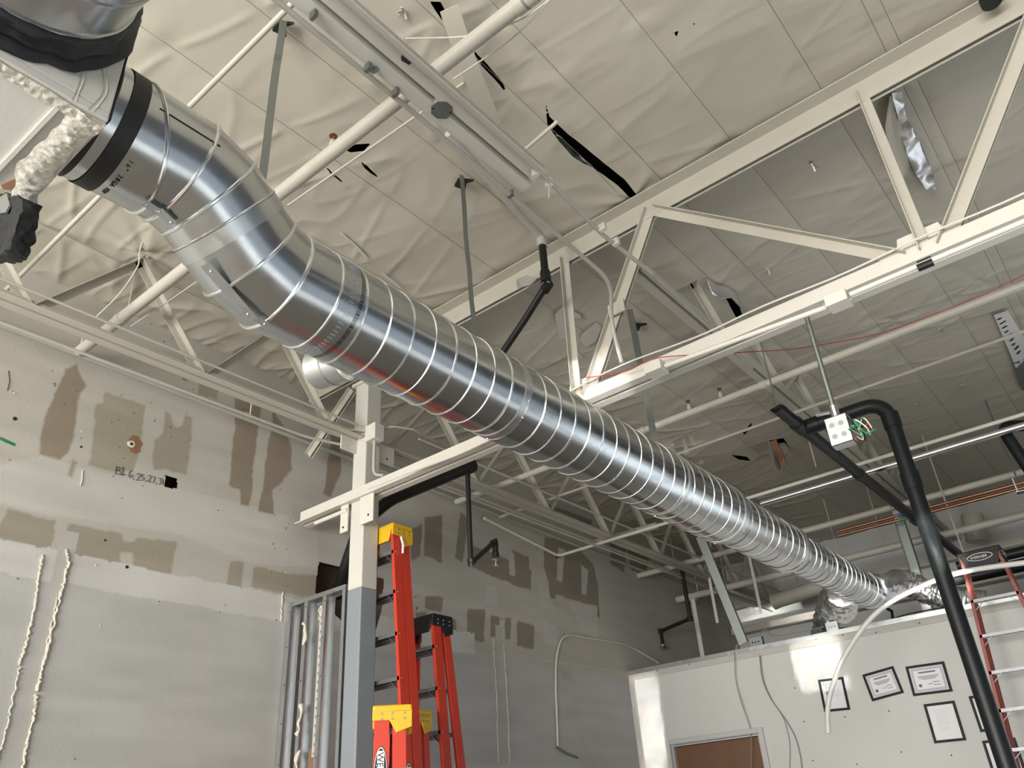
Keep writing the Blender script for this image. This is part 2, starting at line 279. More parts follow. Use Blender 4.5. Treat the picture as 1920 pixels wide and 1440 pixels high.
# torn paper scar with its plaster plug
scar=wallpoly(zoomed(3,0,700,[(720,375),(740,350),(770,352),(800,395),(785,425),(790,440),(760,452),(735,440),(718,410)]))
o=MB().prism([(XL,a,b) for a,b in scar],(.004,0,0)).build('torn_paper_scar',M['tornpaper'],wl)
c=at(246,833,'x',XL); MB().lathe([(0,.030),(.008,.026),(.009,.012),(.004,.010)],c,(1,0,0),12).build('plaster_plug',M['plaster'],wl); MB().lathe([(0,.009),(.011,.009)],c,(1,0,0),10).build('anchor_hole',M['dark'],wl)
for px,py,r in ((28,785,.014),(152,838,.009),(152,822,.004),(153,809,.006),(238,1063,.012),(180,1060,.006),(197,1013,.008),(299,1128,.004),(33,1085,.004),(188,1174,.006),(518,1163,.005),(412,1148,.004),(140,1423,.004),(535,1073,.006),(20,733,.006),(27,737,.006),(409,957,.005)):
    MB().lathe([(0,r),(.004,r*.8),(.006,r*.2)],at(px,py,'x',XL),(1,0,0),8).build('screw_mark',M['dark'] if r!=.006 else M['plaster'],wl)
MB().tube([at(155,882,'x',XL+.003),at(154,900,'x',XL+.003),at(151,911,'x',XL+.003)],.004,6).build('anchor_strip',M['plaster'],wl)
MB().tube([at(16,695,'x',XL+.003),at(18,715,'x',XL+.003),at(14,733,'x',XL+.003)],.002,6).build('scratch',M['dark'],wl)
def stroke(pts,ox=0,oy=700,s=3,r=.0035):
    return [at(ox+a/s,oy+b/s,'x',XL+.004) for a,b in pts]
hw=MB()
for st in ([(655,525),(648,565)],[(652,524),(672,528),(674,540),(654,546),(678,552),(676,568),(648,565)],[(684,532),(694,527),(688,570)],[(680,570),(697,573)],[(700,568),(710,570)],
 [(742,545),(728,556),(724,576),(732,586),(744,582),(744,572),(732,572)],[(752,592),(750,600)],[(768,568),(782,562),(790,572),(778,590),(766,600),(788,602)],[(812,570),(798,568),(796,582),(808,584),(810,598),(796,602)],[(822,602),(820,610)],
 [(834,576),(846,574),(850,584),(838,600),(832,608),(852,610)],[(856,580),(874,582),(862,614)],[(880,616),(878,624)],[(892,590),(908,590),(900,602),(910,612),(896,624)],[(918,594),(916,626)]):
    hw.tube(stroke(st),.0021,6)
tag(hw.build('marker_writing',M['marker'],wl),'handwritten black numbers on the board',None)
MB().prism([at(0,819,'x',XL),at(29,832,'x',XL),at(27,837,'x',XL),at(0,825,'x',XL)],(.003,0,0)).build('green_printed_tape',M['greencard'],wl)
# ---- far end wall, right wall and back wall with shop windows
struct(MB().box((XL-.2,YE,0),(XR+.2,YE+.15,ZC+.1)).build('wall_end',M['drywall'],None,0))
ew=MB().box((XR,YB,0),(XR+.12,YE,.25)).box((XR,YB,2.25),(XR+.12,YE,ZC+.1)).box((XR,8.3,.25),(XR+.12,YE,2.25)).box((XR,YB,.25),(XR+.12,-1.9,2.25))
struct(ew.build('wall_right',M['darkwall'],None,0))  # shade of the unlit wall put into its colour, mirrored by the duct
mu=MB()
for y in np.arange(-1.9,8.4,1.45): mu.box((XR-.02,y-.04,.25),(XR+.06,y+.04,2.25))
struct(mu.build('window_1',M['mullion'],None,0))
struct(MB().box((XL-.1,YB-.12,0),(XR,YB,.45)).box((XL-.1,YB-.12,3.05),(XR,YB,ZC+.1)).build('wall_back',M['drywall'],None,0))
mu=MB()
for x in np.arange(-5.2,3.1,1.38): mu.box((x-.04,YB-.06,.45),(x+.04,YB+.01,3.05))
struct(mu.build('window_2',M['mullion'],None,0))
# ---- ceiling: vinyl-faced insulation, sagging between its seams, with one long opening
CD=.0155; xx=np.arange(XL-.02,2.4,CD); yc_=np.arange(.35,YE+.05,CD); X2,Y2=np.meshgrid(xx,yc_,indexing='ij')
seams=[-5.32,-4.75,-4.1,-3.62,-2.93,-2.42,-1.80,-1.53,-1.02,-.455,-.075,.0,.55,1.1,1.65,2.2,2.8]
Zd=np.zeros_like(X2); near=np.full(X2.shape,9.); xw=X2+.02*vnoise(Y2*1.2,X2*.3,20)
for a,b in zip(seams[:-1],seams[1:]):
    k=(xw>=a)&(xw<b); t=(xw[k]-a)/(b-a); w_=b-a
    Zd[k]-= 0.032*w_*np.sqrt(np.clip(np.sin(np.pi*t),0,1)); near[k]=np.minimum(t,1-t)*w_
rough=np.clip((-2.9-X2)/1.2,0,1)*1.5+.75; rough=np.where((X2>-2.4)&(X2<-1.5),rough*1.35,rough)
Zd+=rough*.010*vnoise(X2*1.4,Y2*1.1,21)+rough*.006*vnoise(X2*3.7+.5*Y2,Y2*2.6,22)+.0012*vnoise(X2*16,Y2*13,27)
def ridge(u,v,s): return np.clip(1-np.abs(vnoise(u,v,s))*7,0,1)**2
Zd-=rough*.0035*ridge(X2*1.3+Y2*.3,Y2*5.2-.6*X2,28)*np.clip(near/.05,0,1)+rough*.008*ridge(X2*.8+Y2*.2,Y2*2.6-.9*X2,23)*np.clip(near/.08,0,1)+rough*.005*ridge(X2*1.1-Y2*.3,Y2*3.6+X2*1.4,24)*np.clip(near/.06,0,1)
Zd-=.012*np.exp(-near/.09)*np.clip(vnoise(X2*.6+3,Y2*9,25)*2.4,0,1)*np.clip(near/.02,0,1)
# stretched folds running out from the ends of the roof truss and the joist nodes
for fx,fy,amp in ((-4.5,1.83,.05),(-1.75,3.75,.03),(-.1,4.0,.025),(-4.5,2.95,.03),(-.2,6.5,.02),(-.9,6.6,.02)):
    dx=X2-fx; dy=Y2-fy; rr=np.hypot(dx,dy); th=np.arctan2(dy,dx); Zd-=amp*np.exp(-rr/.45)*(.55+.9*vnoise(th*3.1+5,rr*.6,int(30+fx*3+fy)))*np.clip(rr/.05,0,1)
slit=[(p.x,p.y) for p in (at(*q,'z',ZC) for q in ((1022,186),(1030,216),(1062,246),(1100,275),(1135,304),(1170,332),(1196,362),(1186,370),(1168,352),(1150,338),(1110,312),(1072,288),(1048,262),(1026,232)))]
slit2=[(p.x,p.y) for p in (at(*q,'z',ZC) for q in ((806,0),(826,0),(840,28),(872,64),(880,74),(868,72),(838,48),(816,18)))]
slit3=[(p.x,p.y) for p in (at(*q,'z',ZC) for q in ((876,78),(892,96),(914,118),(938,148),(950,168),(944,166),(922,140),(896,112)))]
xc=X2[:-1,:-1]+CD/2; yc2=Y2[:-1,:-1]+CD/2; cuts=[slit,slit2,slit3]; keep=np.ones(xc.shape,bool)
tears=[[(645,276),(668,268),(696,266),(682,280),(656,284)],[(607,308),(618,316),(640,336),(657,354),(648,346),(624,326)],[(676,299),(688,308),(712,333),(702,328),(684,314)],[(1355,548),(1368,553),(1382,562),(1392,590),(1382,598),(1362,560)],[(1440,825),(1468,820),(1480,838),(1462,834)],[(1392,810),(1410,790),(1408,800),(1396,815)],[(1370,850),(1400,855),(1408,862),(1385,860)],[(1262,58),(1272,55),(1268,66)],[(1298,38),(1303,42),(1299,44)]]
cuts+=[[(p.x,p.y) for p in (at(*q,'z',ZC-.01) for q in t)] for t in tears]
for cpoly in cuts:
    rem=inpoly(xc,yc2,cpoly); keep&=~rem
    vr=np.zeros(X2.shape,bool)
    for sx in (0,1):
        for sy in (0,1): vr[sx:sx+rem.shape[0],sy:sy+rem.shape[1]]|=rem
    ii,jj=np.nonzero(vr); pl_=np.array(cpoly); A=pl_; B=np.roll(pl_,-1,0)
    for i,j in zip(ii,jj):                       # pull the torn rim on to its traced outline
        q=np.array([X2[i,j],Y2[i,j]]); d=B-A; t=np.clip(((q-A)*d).sum(1)/(d*d).sum(1),0,1); n_=A+d*t[:,None]; k=((n_-q)**2).sum(1).argmin(); X2[i,j],Y2[i,j]=n_[k]
ce=struct(grid_mesh('ceiling',np.stack([X2,Y2,ZC+Zd],-1),len(xx),len(yc_),M['ceil'],keep))
for x in seams[1:-2]:
    i=int(round((x-xx[0])/CD)); pts=[]
    for j in range(0,len(yc_),5):
        if keep[min(i,keep.shape[0]-1),min(j,keep.shape[1]-1)]: pts.append((X2[i,j],Y2[i,j],ZC+Zd[i,j]-.001))
    MB().tube(pts,.0019,5).build('stitched_seam',M['seam'],ce)
pb=MB().box((xx[-1],.3,ZC),(XR+.1,YE,ZC+.05)).box((XL,YB,ZC),(XR+.1,yc_[0],ZC+.05)).build('facing_sheet',M['ceil'],ce)
struct(MB().box((XL-.2,YB-.1,ZC+.28),(XR+.2,YE+.2,ZC+.36)).build('trim_1',M['dark'],None,0))

for pts in (((638,437),(664,458),(688,484)),((716,512),(736,528),(750,540))):
    MB().ribbon([at(a,b,'z',ZC-.035) for a,b in pts],.02,.002,(1,.3,0)).build('tape_strip',M['board'],ce,0)
for pts in (((1040,590),(1057,573),(1088,590),(1090,598),(1068,596),(1066,633),(1050,637)),((1090,628),(1118,605),(1128,612),(1118,640),(1100,650),(1088,640)),((1064,648),(1080,655),(1096,672),(1080,670))):
    MB().prism([at(a,b,'z',ZC-.035) for a,b in pts],(0,0,.002)).build('tape_patch',M['board'],ce,0)
# partition with door, end of room
XP0=at(1249,1389,'y',YP).x; XP1=at(1430,1363,'y',YP).x; ZD=2.295; ZPT=3.10
xa,xb=XP0+.06,XP1-.06
pw=MB().box((XL,YP,0),(xa,YP+.12,ZPT)).box((xb,YP,0),(-.25,YP+.12,ZPT)).box((-.25,YP,0),(XR,YP+.12,.35)).box((-.25,YP,2.35),(XR,YP+.12,ZPT)).box((2.9,YP,.35),(XR,YP+.12,2.35)).box((xa,YP,ZD-.06),(xb,YP+.12,ZPT)).build('wall_front',M['drywall'],None,0); struct(pw)
MB().box((XL,YP-.012,ZPT-.10),(XR,YP,ZPT+.0)).build('bare_board_strip',M['boardstrip'],pw,0)
MB().box((XL,YP-.02,ZPT-.004),(XR,YP+.14,ZPT+.012)).box((XL,YP-.022,ZPT-.035),(XR,YP-.018,ZPT+.012)).build('top_track',M['galv'],pw,0)
MB().box((XL,YP-.014,0),(XL+.07,YP,ZPT-.1)).build('corner_strip',M['boardstrip'],pw,0)
mu=MB()
for x in (-.25,.75,1.8,2.86): mu.box((x,YP-.02,.35),(x+.05,YP+.1,2.35))
struct(mu.build('added_streak_window',M['mullion'],None,0))  # unseen opening added so the duct reflects a bright streak
dots=MB()
for px,py in ((1490,1290),(1507,1353),(1584,1344),(1524,1426),(1607,1433),(1667,1333),(1690,1410),(1784,1416),(1530,1198),(1580,1190),(1292,1246),(1232,1258),(1642,1186),(1724,1168)):
    p=at(px,py,'y',YP-.013 if py<1262 else YP); dots.lathe([(0,.007),(.004,.005)],p,(0,-1,0),8)
dots.build('screw_hole',M['dark'],pw)
dr=MB().box((xa+.02,YP+.05,0),(xb-.02,YP+.09,ZD-.08)).build('door_1',M['door'],None,0); struct(dr)
fr=MB()
for a,b in (((XP0,0),(XP0+.05,ZD)),((XP1-.05,0),(XP1,ZD)),((XP0+.0505,ZD-.05),(XP1-.0505,ZD))): fr.box((a[0],YP-.03,a[1]),(b[0],YP+.13,b[1]))
fr.box((XP0+.0505,YP+.0,0),(XP0+.075,YP+.1,ZD-.0505)).box((XP1-.075,YP,0),(XP1-.0505,YP+.1,ZD-.0505)).box((XP0+.0755,YP,ZD-.075),(XP1-.0755,YP+.1,ZD-.0505))
fr.build('door_frame',M['doorframe'],dr,0,.004)
# ------------------------------------------------------------------ big spiral duct with its offset elbows
duct=thing('spiral_duct','long galvanized spiral duct with two bends running diagonally under the roof','duct',(-2.123,1.5,3.27))
DC=Vector((-2.123,0,3.272)); R1=.203
def tube_sec(stations,n=48,flip=False):      # stations: (centre, plane normal, radius, axis) ; cylinder cut by tilted planes
    b=MB(); vs=[]
    for c,nn,r,ax in stations:
        c,nn,ax=Vector(c),Vector(nn).normalized(),Vector(ax).normalized(); u=ax.cross(Vector((1,0,0))).normalized(); v=ax.cross(u)
        for k in range(n):
            a=2*math.pi*k/n; q=(u*math.cos(a)+v*math.sin(a))*r; t=-q.dot(nn)/ax.dot(nn); vs.append(c+q+ax*t)
    fs=[]
    for i in range(len(stations)-1):
        for k in range(n): fs.append((i*n+k,i*n+(k+1)%n,(i+1)*n+(k+1)%n,(i+1)*n+k))
    return b.add(vs,fs)
def bead(b,c,nn,r,ax,rb,n=64):
    c,nn,ax=Vector(c),Vector(nn).normalized(),Vector(ax).normalized(); u=ax.cross(Vector((1,0,0))).normalized(); v=ax.cross(u); pts=[]
    for k in range(n):
        a=2*math.pi*k/n; q=(u*math.cos(a)+v*math.sin(a))*r; pts.append(c+q+ax*(-q.dot(nn)/ax.dot(nn)))
    b.tube(pts,rb,8,closed=True); return b
Yv=Vector((0,1,0))
def straight(y0,y1,r,name,step=.125,phase=0):
    s=tube_sec([(DC+Yv*(y0+(y1-y0)*i/60),Yv,r,Yv) for i in range(61)]).build(name,M['duct'],duct,30)
    pts=[]; N=40; y=y0+phase
    while y<y1-.01:
        a=2*math.pi*(y-y0)/step; pts.append(DC+Vector((math.sin(a)*(r+.0012),y,math.cos(a)*(r+.0012)))); y+=step/N
    MB().tube(pts,.0042,6).build('spiral_seam',M['duct_seam'],s,40); return s
s1=straight(1.60,5.02,R1,'duct_section',.125); s2=straight(4.98,6.18,.180,'duct_section',.118); s3=straight(6.10,8.15,.156,'duct_section',.118)
E1=Vector((-2.123,8.15,3.272))
MB().lathe([(0,.156),(.012,.160),(.02,.150),(.02,.06)],E1,(0,1,0),40).build('end_cap',M['galv'],duct)
def coupling(y,r,w_=.05):
    c=MB().lathe([(-w_,r+.001),(-w_,r+.004),(w_,r+.004),(w_,r+.001)],DC+Yv*y,(0,1,0),48); c.f=[f for f in c.f if len(f)==4]
    o=c.build('coupling_band',M['galv'],duct,30)
    for a in (205,250,140,300):
        q=math.radians(a); d=Vector((math.sin(q),0,math.cos(q))); MB().lathe([(0,.007),(.004,.006),(.007,.002)],DC+Yv*(y+.02)+d*(r+.003),d,8).build('screw',M['rivet'],o)
coupling(2.63,R1,.022); coupling(5.0,R1,.03); coupling(6.15,.182,.03); coupling(4.2,R1,.012)
# elbows: axis runs along Y, drops, then runs along Y again
AX0=Vector((-2.072,0,3.472)); al=math.radians(33)
d0=Yv.copy(); dd=(DC-AX0); dd.y=0; off=dd.length; dn=dd.normalized()
def dirn(a): return Yv*math.cos(a)+dn*math.sin(a)
yk=.905; g1=.125; K1=AX0+Yv*yk
dA=dirn(al*.5); K2=K1+dA*g1; dB=dirn(al)
# long run then two turns back
offleft=off-2*math.sin(al*.5)*g1; L=offleft/math.sin(al); K3=K2+dB*L; K4=K3+dA*g1
print('ELBOW end y',K4.y,'L',L)
def avg(a,b): return (a+b).normalized()
NR1=Vector((-.10,1,-.42)); NK1=Vector((.06,1,-.62)); NK2=Vector((.0,1,-.05)); 
n1=avg(d0,dA); n2=avg(dA,dB); n3=avg(dB,dA); n4=avg(dA,d0)
ring1=AX0+Yv*(yk-.145)
tube_sec([(AX0+Yv*.50,Yv,R1,Yv),(AX0+Yv*.60,Yv,R1,Yv),(ring1,Vector((.12,1,.32)),R1,Yv)]).build('starter_collar',M['duct'],duct,30)
el=tube_sec([(ring1,Vector((.12,1,.32)),R1,Yv),(K1,n1,R1,Yv)]).build('elbow_gore',M['duct'],duct,30)
tube_sec([(K1,n1,R1,dA),(K2,n2,R1,dA)]).build('elbow_gore',M['duct'],duct,30)
mid=K2.lerp(K3,.5)
tube_sec([(K2,n2,R1,dB),(mid,dB,R1,dB),(K3,n3,R1,dB)]).build('elbow_gore',M['duct'],duct,30)
tube_sec([(K3,n3,R1,dA),(K4,n4,R1,dA)]).build('elbow_gore',M['duct'],duct,30)
tube_sec([(K4,n4,R1,Yv),(DC+Yv*1.62,Yv,R1,Yv)]).build('elbow_gore',M['duct'],duct,30)
sb=MB()
bead(sb,ring1,Vector((.12,1,.32)),R1+.002,Yv,.0065)
for c,nn,ax in ((K1,n1,d0),(K2,n2,dA),(K3,n3,dB),(K4,n4,dA)): bead(sb,c,nn,R1+.002,ax,.007)
bead(sb,DC+Yv*1.51,Yv,R1+.001,Yv,.005)
sb.build('standing_seam',M['duct_seam'],duct,40)
b=tube_sec([(mid-dB*.028,dB,R1+.003,dB),(mid+dB*.028,dB,R1+.003,dB)]).build('joint_strap',M['galv'],duct,30)
bead(MB(),mid-dB*.034,dB,R1+.002,dB,.004).build('strap_bead',M['duct_seam'],b)
# crimp marks and slip joint at the start of the spiral
cr=MB()
for k in range(70):
    a=2*math.pi*k/70; d=Vector((math.sin(a),0,math.cos(a))); cr.bar(DC+Yv*1.555+d*(R1+.002),DC+Yv*1.575+d*(R1+.002),.004,.003,d)
cr.build('crimp',M['galv'],duct)
# black tape band, dark gasket at the box, stamped gauge text
tube_sec([(AX0+Yv*.553,Yv,R1+.004,Yv),(AX0+Yv*.592,Yv,R1+.004,Yv)]).build('gasket_ring',M['tape'],duct,30)
c=tube_sec([(AX0+Yv*.626,Yv,R1+.004,Yv),(AX0+Yv*.682,Yv,R1+.004,Yv)]); c.build('tape_band',M['tape'],duct,30)
def on_duct(c0,ax,r,px,py):                        # point on the cylinder under a pixel
    o=Vector(CAM); d=Vector(RW@np.array([px-960,py-720,FPX])); ax=Vector(ax).normalized(); w_=o-Vector(c0)
    dp=d-ax*d.dot(ax); wp=w_-ax*w_.dot(ax); A=dp.dot(dp);B=2*dp.dot(wp);Cc=wp.dot(wp)-r*r; D=B*B-4*A*Cc
    t=(-B-math.sqrt(max(D,0)))/(2*A); p=o+d*t; n=(p-Vector(c0)); n=(n-ax*n.dot(ax)).normalized(); return p,n
for i,ch in enumerate('16" 28GA ADP'):              # lettering wraps round the collar, one letter at a time
    p,n=on_duct(AX0,Yv,R1+.001,240,297); a0=math.atan2(n.x,n.z)
    a=a0+i*.0155/R1*(1 if True else -1); d=Vector((math.sin(a),0,math.cos(a))); tdir=Vector((math.cos(a),0,-math.sin(a)))
    if ch!=' ': text_mesh('gauge_stamp',ch,.021,Vector((AX0.x,p.y+.006,AX0.z))+d*(R1+.0012),tdir,tdir.cross(d)*-1 if tdir.cross(d).dot(d)>9 else d.cross(tdir),M['marker'],duct)
a_,na_=on_duct(AX0,Yv,R1+.001,300,203); b_,nb_=on_duct(AX0,Yv,R1+.001,404,268); b_.x,b_.z=a_.x,a_.z; b_.y=.93
MB().bar(a_,b_,.003,.002,na_).build('lock_seam',M['black'],duct,0)
# clips bridging the gores and the long flat straps on the underside
def clip(ax,c0,r,p0,p1,wd,nm='clip',lift=.010):
    a,na=on_duct(c0[0],ax[0],r,*p0); b,nb=on_duct(c0[1],ax[1],r,*p1); a+=na*.008; b+=nb*.008
    a+=na*lift; b+=nb*lift; o=MB().bar(a,b,wd,.003,na+nb).build(nm,M['galv'],duct,0)
    for t in (.12,.88): 
        MB().lathe([(0,.006),(.004,.005),(.006,.002)],a.lerp(b,t),(na+nb),8).build('rivet',M['rivet'],o)
clip((Yv,dA),(AX0,K1),R1,(274,374),(302,392),.03); clip((dA,dB),(K1,K2),R1,(300,388),(330,416),.034)
clip((dB,dA),(K3,K3),R1,(392,490),(480,592),.042,'flat_strap',.018); clip((dA,Yv),(K4,DC),R1,(478,588),(500,602),.028)
# round tap on the far side of the spiral
tp=Vector((-2.22,1.79,3.16)); td=Vector((-1,-.12,.10))
t=MB().lathe([(0,.088),(.10,.088),(.17,.088)],tp,td,36); t.f=[f for f in t.f if len(f)==4]; t.lathe([(.075,.088),(.081,.093),(.087,.088)],tp,td,36); t.f=[f for f in t.f if len(f)==4]
t.build('round_tap',M['galv'],duct,30)
# ------------------------------------------------------------------ duct box with mastic, big boot on its side
bx=thing('plenum_box','white duct board box with lumpy mastic edges at the upper left corner','duct box',(-2.0,.1,3.19))
bm_=MB().box((-2.24,-1.0,3.19),(-1.762,.55,3.22)).box((-1.792,-1.0,3.2205),(-1.762,.55,3.919)).box((-2.24,-1,3.92),(-1.762,.55,3.95)).box((-2.24,-1,3.2205),(-2.21,.55,3.919)); bm_.box((-2.2095,.52,3.69),(-1.7925,.55,3.919))
bm_.build('box_panel',M['board'],bx,0,.004)
MB().box((-1.80,.551,3.20),(-1.764,.556,3.62)).build('face_edge',M['dark'],bx,0)
def blob(pts,wd,th,side,name,mt,parent,seed=1,nn=60):
    rnd=random.Random(seed); path=smooth_path(pts,nn); b=MB(); sd=Vector(side).normalized(); vs=[];K=9
    up=None
    for i,p in enumerate(path):
        t=(path[min(i+1,len(path)-1)]-path[max(i-1,0)]).normalized(); up=t.cross(sd).normalized()
        for k in range(K):
            s_=k/(K-1)*2-1; e=1+.35*mnoise.noise(p*18+Vector((k*.0,seed,0)))
            h=th*(1-s_*s_)*(.5+abs(mnoise.noise((p+sd*s_*wd)*42))*1.9)+.001
            vs.append(p+sd*s_*wd*e+up*h)
    fs=[(i*K+k,i*K+k+1,(i+1)*K+k+1,(i+1)*K+k) for i in range(len(path)-1) for k in range(K-1)]
    return b.add(vs,fs).build(name,mt,parent,70)
blob([(-1.775,.51,3.187),(-1.95,.50,3.187),(-2.1,.50,3.187),(-2.24,.53,3.187)],.040,.008,(0,1,0),'mastic',M['mastic'],bx,3)
blob([(-1.80,.55,3.187),(-1.795,.35,3.187),(-1.79,.1,3.187),(-1.79,-.3,3.187)],.024,.006,(-1,0,0),'mastic',M['mastic'],bx,5)
blob([(-1.76,.50,3.19),(-1.758,.52,3.28),(-1.758,.505,3.36)],.006,.004,(0,1,0),'mastic_drip',M['mastic'],bx,6,12); blob([(-1.76,.455,3.19),(-1.758,.458,3.27),(-1.758,.46,3.33)],.005,.004,(0,1,0),'mastic_drip',M['mastic'],bx,8,12)
a,b_=at(112,196,'z',3.187),at(-20,335,'z',3.187); MB().bar(a,b_,.012,.010).build('edge_bead',M['steel_w'],bx,0)
rs_=[at(*q,'z',3.1885) for q in ((2,346),(25,336),(48,331),(42,345),(28,354),(6,355))]; MB().prism(rs_,(0,0,-.002)).build('rust_stain',M['rust'],bx,0)
bt=thing('round_duct','large galvanized round duct with dark mastic boot on the white box side','duct',(-1.76,.21,3.56))
cb=Vector((-1.76,.215,3.56))
bb=MB().lathe([(-.005,.345),(.004,.35),(.012,.34),(.02,.325),(.035,.33),(.05,.315),(.062,.318),(.08,.305)],cb,(1,0,0),64)
bb.v=[tuple(Vector(v)+Vector((mnoise.noise(Vector(v)*16)*.008,mnoise.noise(Vector(v)*12+Vector((9,0,0)))*.02,mnoise.noise(Vector(v)*12+Vector((0,9,0)))*.02))) for v in bb.v]
bb.build('mastic_boot',M['darkmastic'],bt,60)
t=MB().lathe([(.02,.30),(.081,.30),(.082,.305),(.088,.305),(.09,.30),(.21,.30),(.215,.305),(.222,.305),(.226,.30),(.9,.30)],cb,(1,0,0),64); t.f=[f for f in t.f if len(f)==4]; t.build('duct_wall',M['duct'],bt,30)
# torn black liner hanging off the box
q=[at(*p,'y',.5) for p in ((-30,372),(14,360),(44,372),(38,410),(28,440),(18,468),(4,478),(-30,480))]
b=MB().prism(q,(0,.05,0)); bm=bmesh.new(); me=bpy.data.meshes.new('tmp'); me.from_pydata(b.v,[],b.f); bm.from_mesh(me); bmesh.ops.triangulate(bm,faces=bm.faces); bmesh.ops.subdivide_edges(bm,edges=bm.edges,cuts=7,use_grid_fill=True)
for v in bm.verts: v.co+=Vector((mnoise.noise(v.co*30),mnoise.noise(v.co*30+Vector((5,5,5)))*2,mnoise.noise(v.co*30+Vector((0,7,3)))))*.008
b=MB(); bm.verts.index_update(); b.add([v.co.copy() for v in bm.verts],[[v.index for v in f.verts] for f in bm.faces]); bm.free()
o=b.build('torn_liner',M['black_foil'],None,50); tag(o,'torn black duct liner scrap hanging at the left edge under the white box','insulation scrap')
q=[at(*p,'y',.498) for p in ((2,372),(16,364),(22,385),(14,400),(0,402))]; MB().prism(q,(0,-.006,0)).build('foil_facing',M['galv_dull'],o,0)
# ------------------------------------------------------------------ flat hanger straps
def hanger(label,top,bot,wd,sway=0,sd=(.5,.86,0)):
    a,b=Vector(top),Vector(bot); pts=[a.lerp(b,i/14)+Vector((sway*mnoise.noise(Vector((i*.35,a.y,0))),0,0)) for i in range(15)]
    o=MB().ribbon(pts,wd,.003,Vector(sd)).build('hanger_strap',M['strap'],None,60); return tag(o,label,'strap','flat hanger straps')
hanger('grey flat strap hanging from the ceiling to the elbow of the duct',(-2.36,1.385,5.05),(-2.36,1.385,3.35),.036,.012)
hanger('grey flat strap hanging beside the black sprinkler drop, down to the duct',(-2.43,2.785,5.05),(-2.36,2.785,3.3),.028,.02)
hanger('grey flat strap hanging right of the double truss brace, down behind the duct',(-2.45,4.8,5.05),(-2.40,4.8,3.25),.05,.006,(.86,.5,0))
for px,py,s in ((528,52,1),(868,345,1.1),(1196,613,1.2)):       # torn slots the straps come through
    c=at(px,py,'z',ZC-.06); MB().prism([c+Vector((-.05*s,-.02,0)),c+Vector((.0,-.045,0)),c+Vector((.06*s,.03,0)),c+Vector((.02,.012,0)),c+Vector((-.03,.05*s,0))],(0,0,.02)).build('slot_tear',M['dark'],ce,0)
# ------------------------------------------------------------------ end of the duct: foil flexible ducts
def flex(label,pts,r,rs=None):
    p=smooth_path(pts,40); n=len(p); f=[r*(1+.03*math.sin(i*1.1)) for i in range(n)]
    return tag(MB().tube(p,r,72,True,rs=f,jit=.15).build('flexible_duct',M['foil'],None,80),label,'flexible duct','foil flexible ducts')
flex('crumpled foil flexible duct dropping behind the wall under the spiral duct end',[(-2.27,7.75,3.22),(-2.40,8.1,3.16),at(1560,1125,'y',8.5),at(1548,1165,'y',9.05),at(1540,1215,'y',9.2)],.125)
flex('crumpled foil flexible duct lying along the wall top toward the red ladder',[(-2.08,8.13,3.30),(-1.98,8.5,3.36),at(1690,1092,'y',8.95),at(1745,1110,'y',9.05),at(1800,1125,'y',9.1),at(1850,1130,'y',9.15)],.125)
# ------------------------------------------------------------------ steel: column, truss, joists
def angle_bar(b,p0,p1,u,v,lu,lv,t=.008):   # L section: legs along +u and +v from the heel
    return b.sweep(p0,p1,[(0,0),(lu,0),(lu,t),(t,t),(t,lv),(0,lv)],u,v)
CX0,CX1,CY0,CY1=-4.585,-4.433,YT,YT+.152
colm=thing('steel_column','square steel column, cream above and grey below, behind the metal stud frame','column',(CX0,CY0,0))
MB().box((CX0,CY0,3.075),(CX1,CY1,4.83)).build('upper_shaft',M['col_top'],colm,0,.008); MB().box((CX0-.0005,CY0-.0005,0),(CX1+.0005,CY1+.0005,3.075)).build('lower_shaft',M['col_low'],colm,0,.008)
def plate(pts,ext,name='seat_plate',hole=None,mt='steel_w'):
    o=MB().prism(pts,ext).build(name,M[mt],colm,0,.002)
    if hole is not None: MB().lathe([(0,.009),(.002,.009)],hole[0],hole[1],10).build('bolt_hole',M['dark'],o)
ys=CY0+.03
plate([(CX1,ys-.07,3.53),(CX1+.15,ys-.07,3.53),(CX1+.15,ys-.07,3.752),(CX1,ys-.07,3.752)],(0,.012,0),hole=(Vector((CX1+.10,ys-.071,3.585)),(0,-1,0)))
plate([(CX0-.085,ys-.06,3.53),(CX0,ys-.06,3.53),(CX0,ys-.06,3.752),(CX0-.085,ys-.06,3.752)],(0,.012,0),hole=(Vector((CX0-.045,ys-.061,3.57)),(0,-1,0)))
plate([(CX0+.03,CY0-.16,4.17),(CX0+.03,CY0,4.17),(CX0+.03,CY0,4.33),(CX0+.03,CY0-.16,4.33)],(.012,0,0),hole=(Vector((CX0+.029,CY0-.10,4.22)),(-1,0,0)))
plate([(CX1-.03,CY1,4.12),(CX1-.03,CY1+.17,4.12),(CX1-.03,CY1+.17,4.30),(CX1-.03,CY1,4.30)],(.012,0,0),hole=(Vector((CX1-.017,CY1+.09,4.17)),(1,0,0)))
plate([(CX0-.03,CY0-.02,4.80),(CX1+.05,CY0-.02,4.80),(CX1+.05,CY1+.05,4.80),(CX0-.03,CY1+.05,4.80)],(0,0,.03),'cap_plate',mt='col_top')
tr=thing('roof_truss','cream double-angle steel truss crossing above the spiral duct to the upper right','truss',(-2,YT,3.75))
yt0=YT+.02; X0t,X1t=-5.22,3.2
for nm,z0,dz in (('bottom_chord',3.755,1),('top_chord',5.055,-1)):
    for sgn,yy_ in ((-1,yt0-.014),(1,yt0+.016)):
        xa_=X0t
        angle_bar(MB(),(xa_,yy_,z0),(X1t,yy_,z0),(0,sgn,0),(0,0,dz),.062 if dz==1 else .10,.115 if dz==1 else .15,.009).build(nm,M['steel_w' if dz==1 else 'steel'],tr,0,.002)
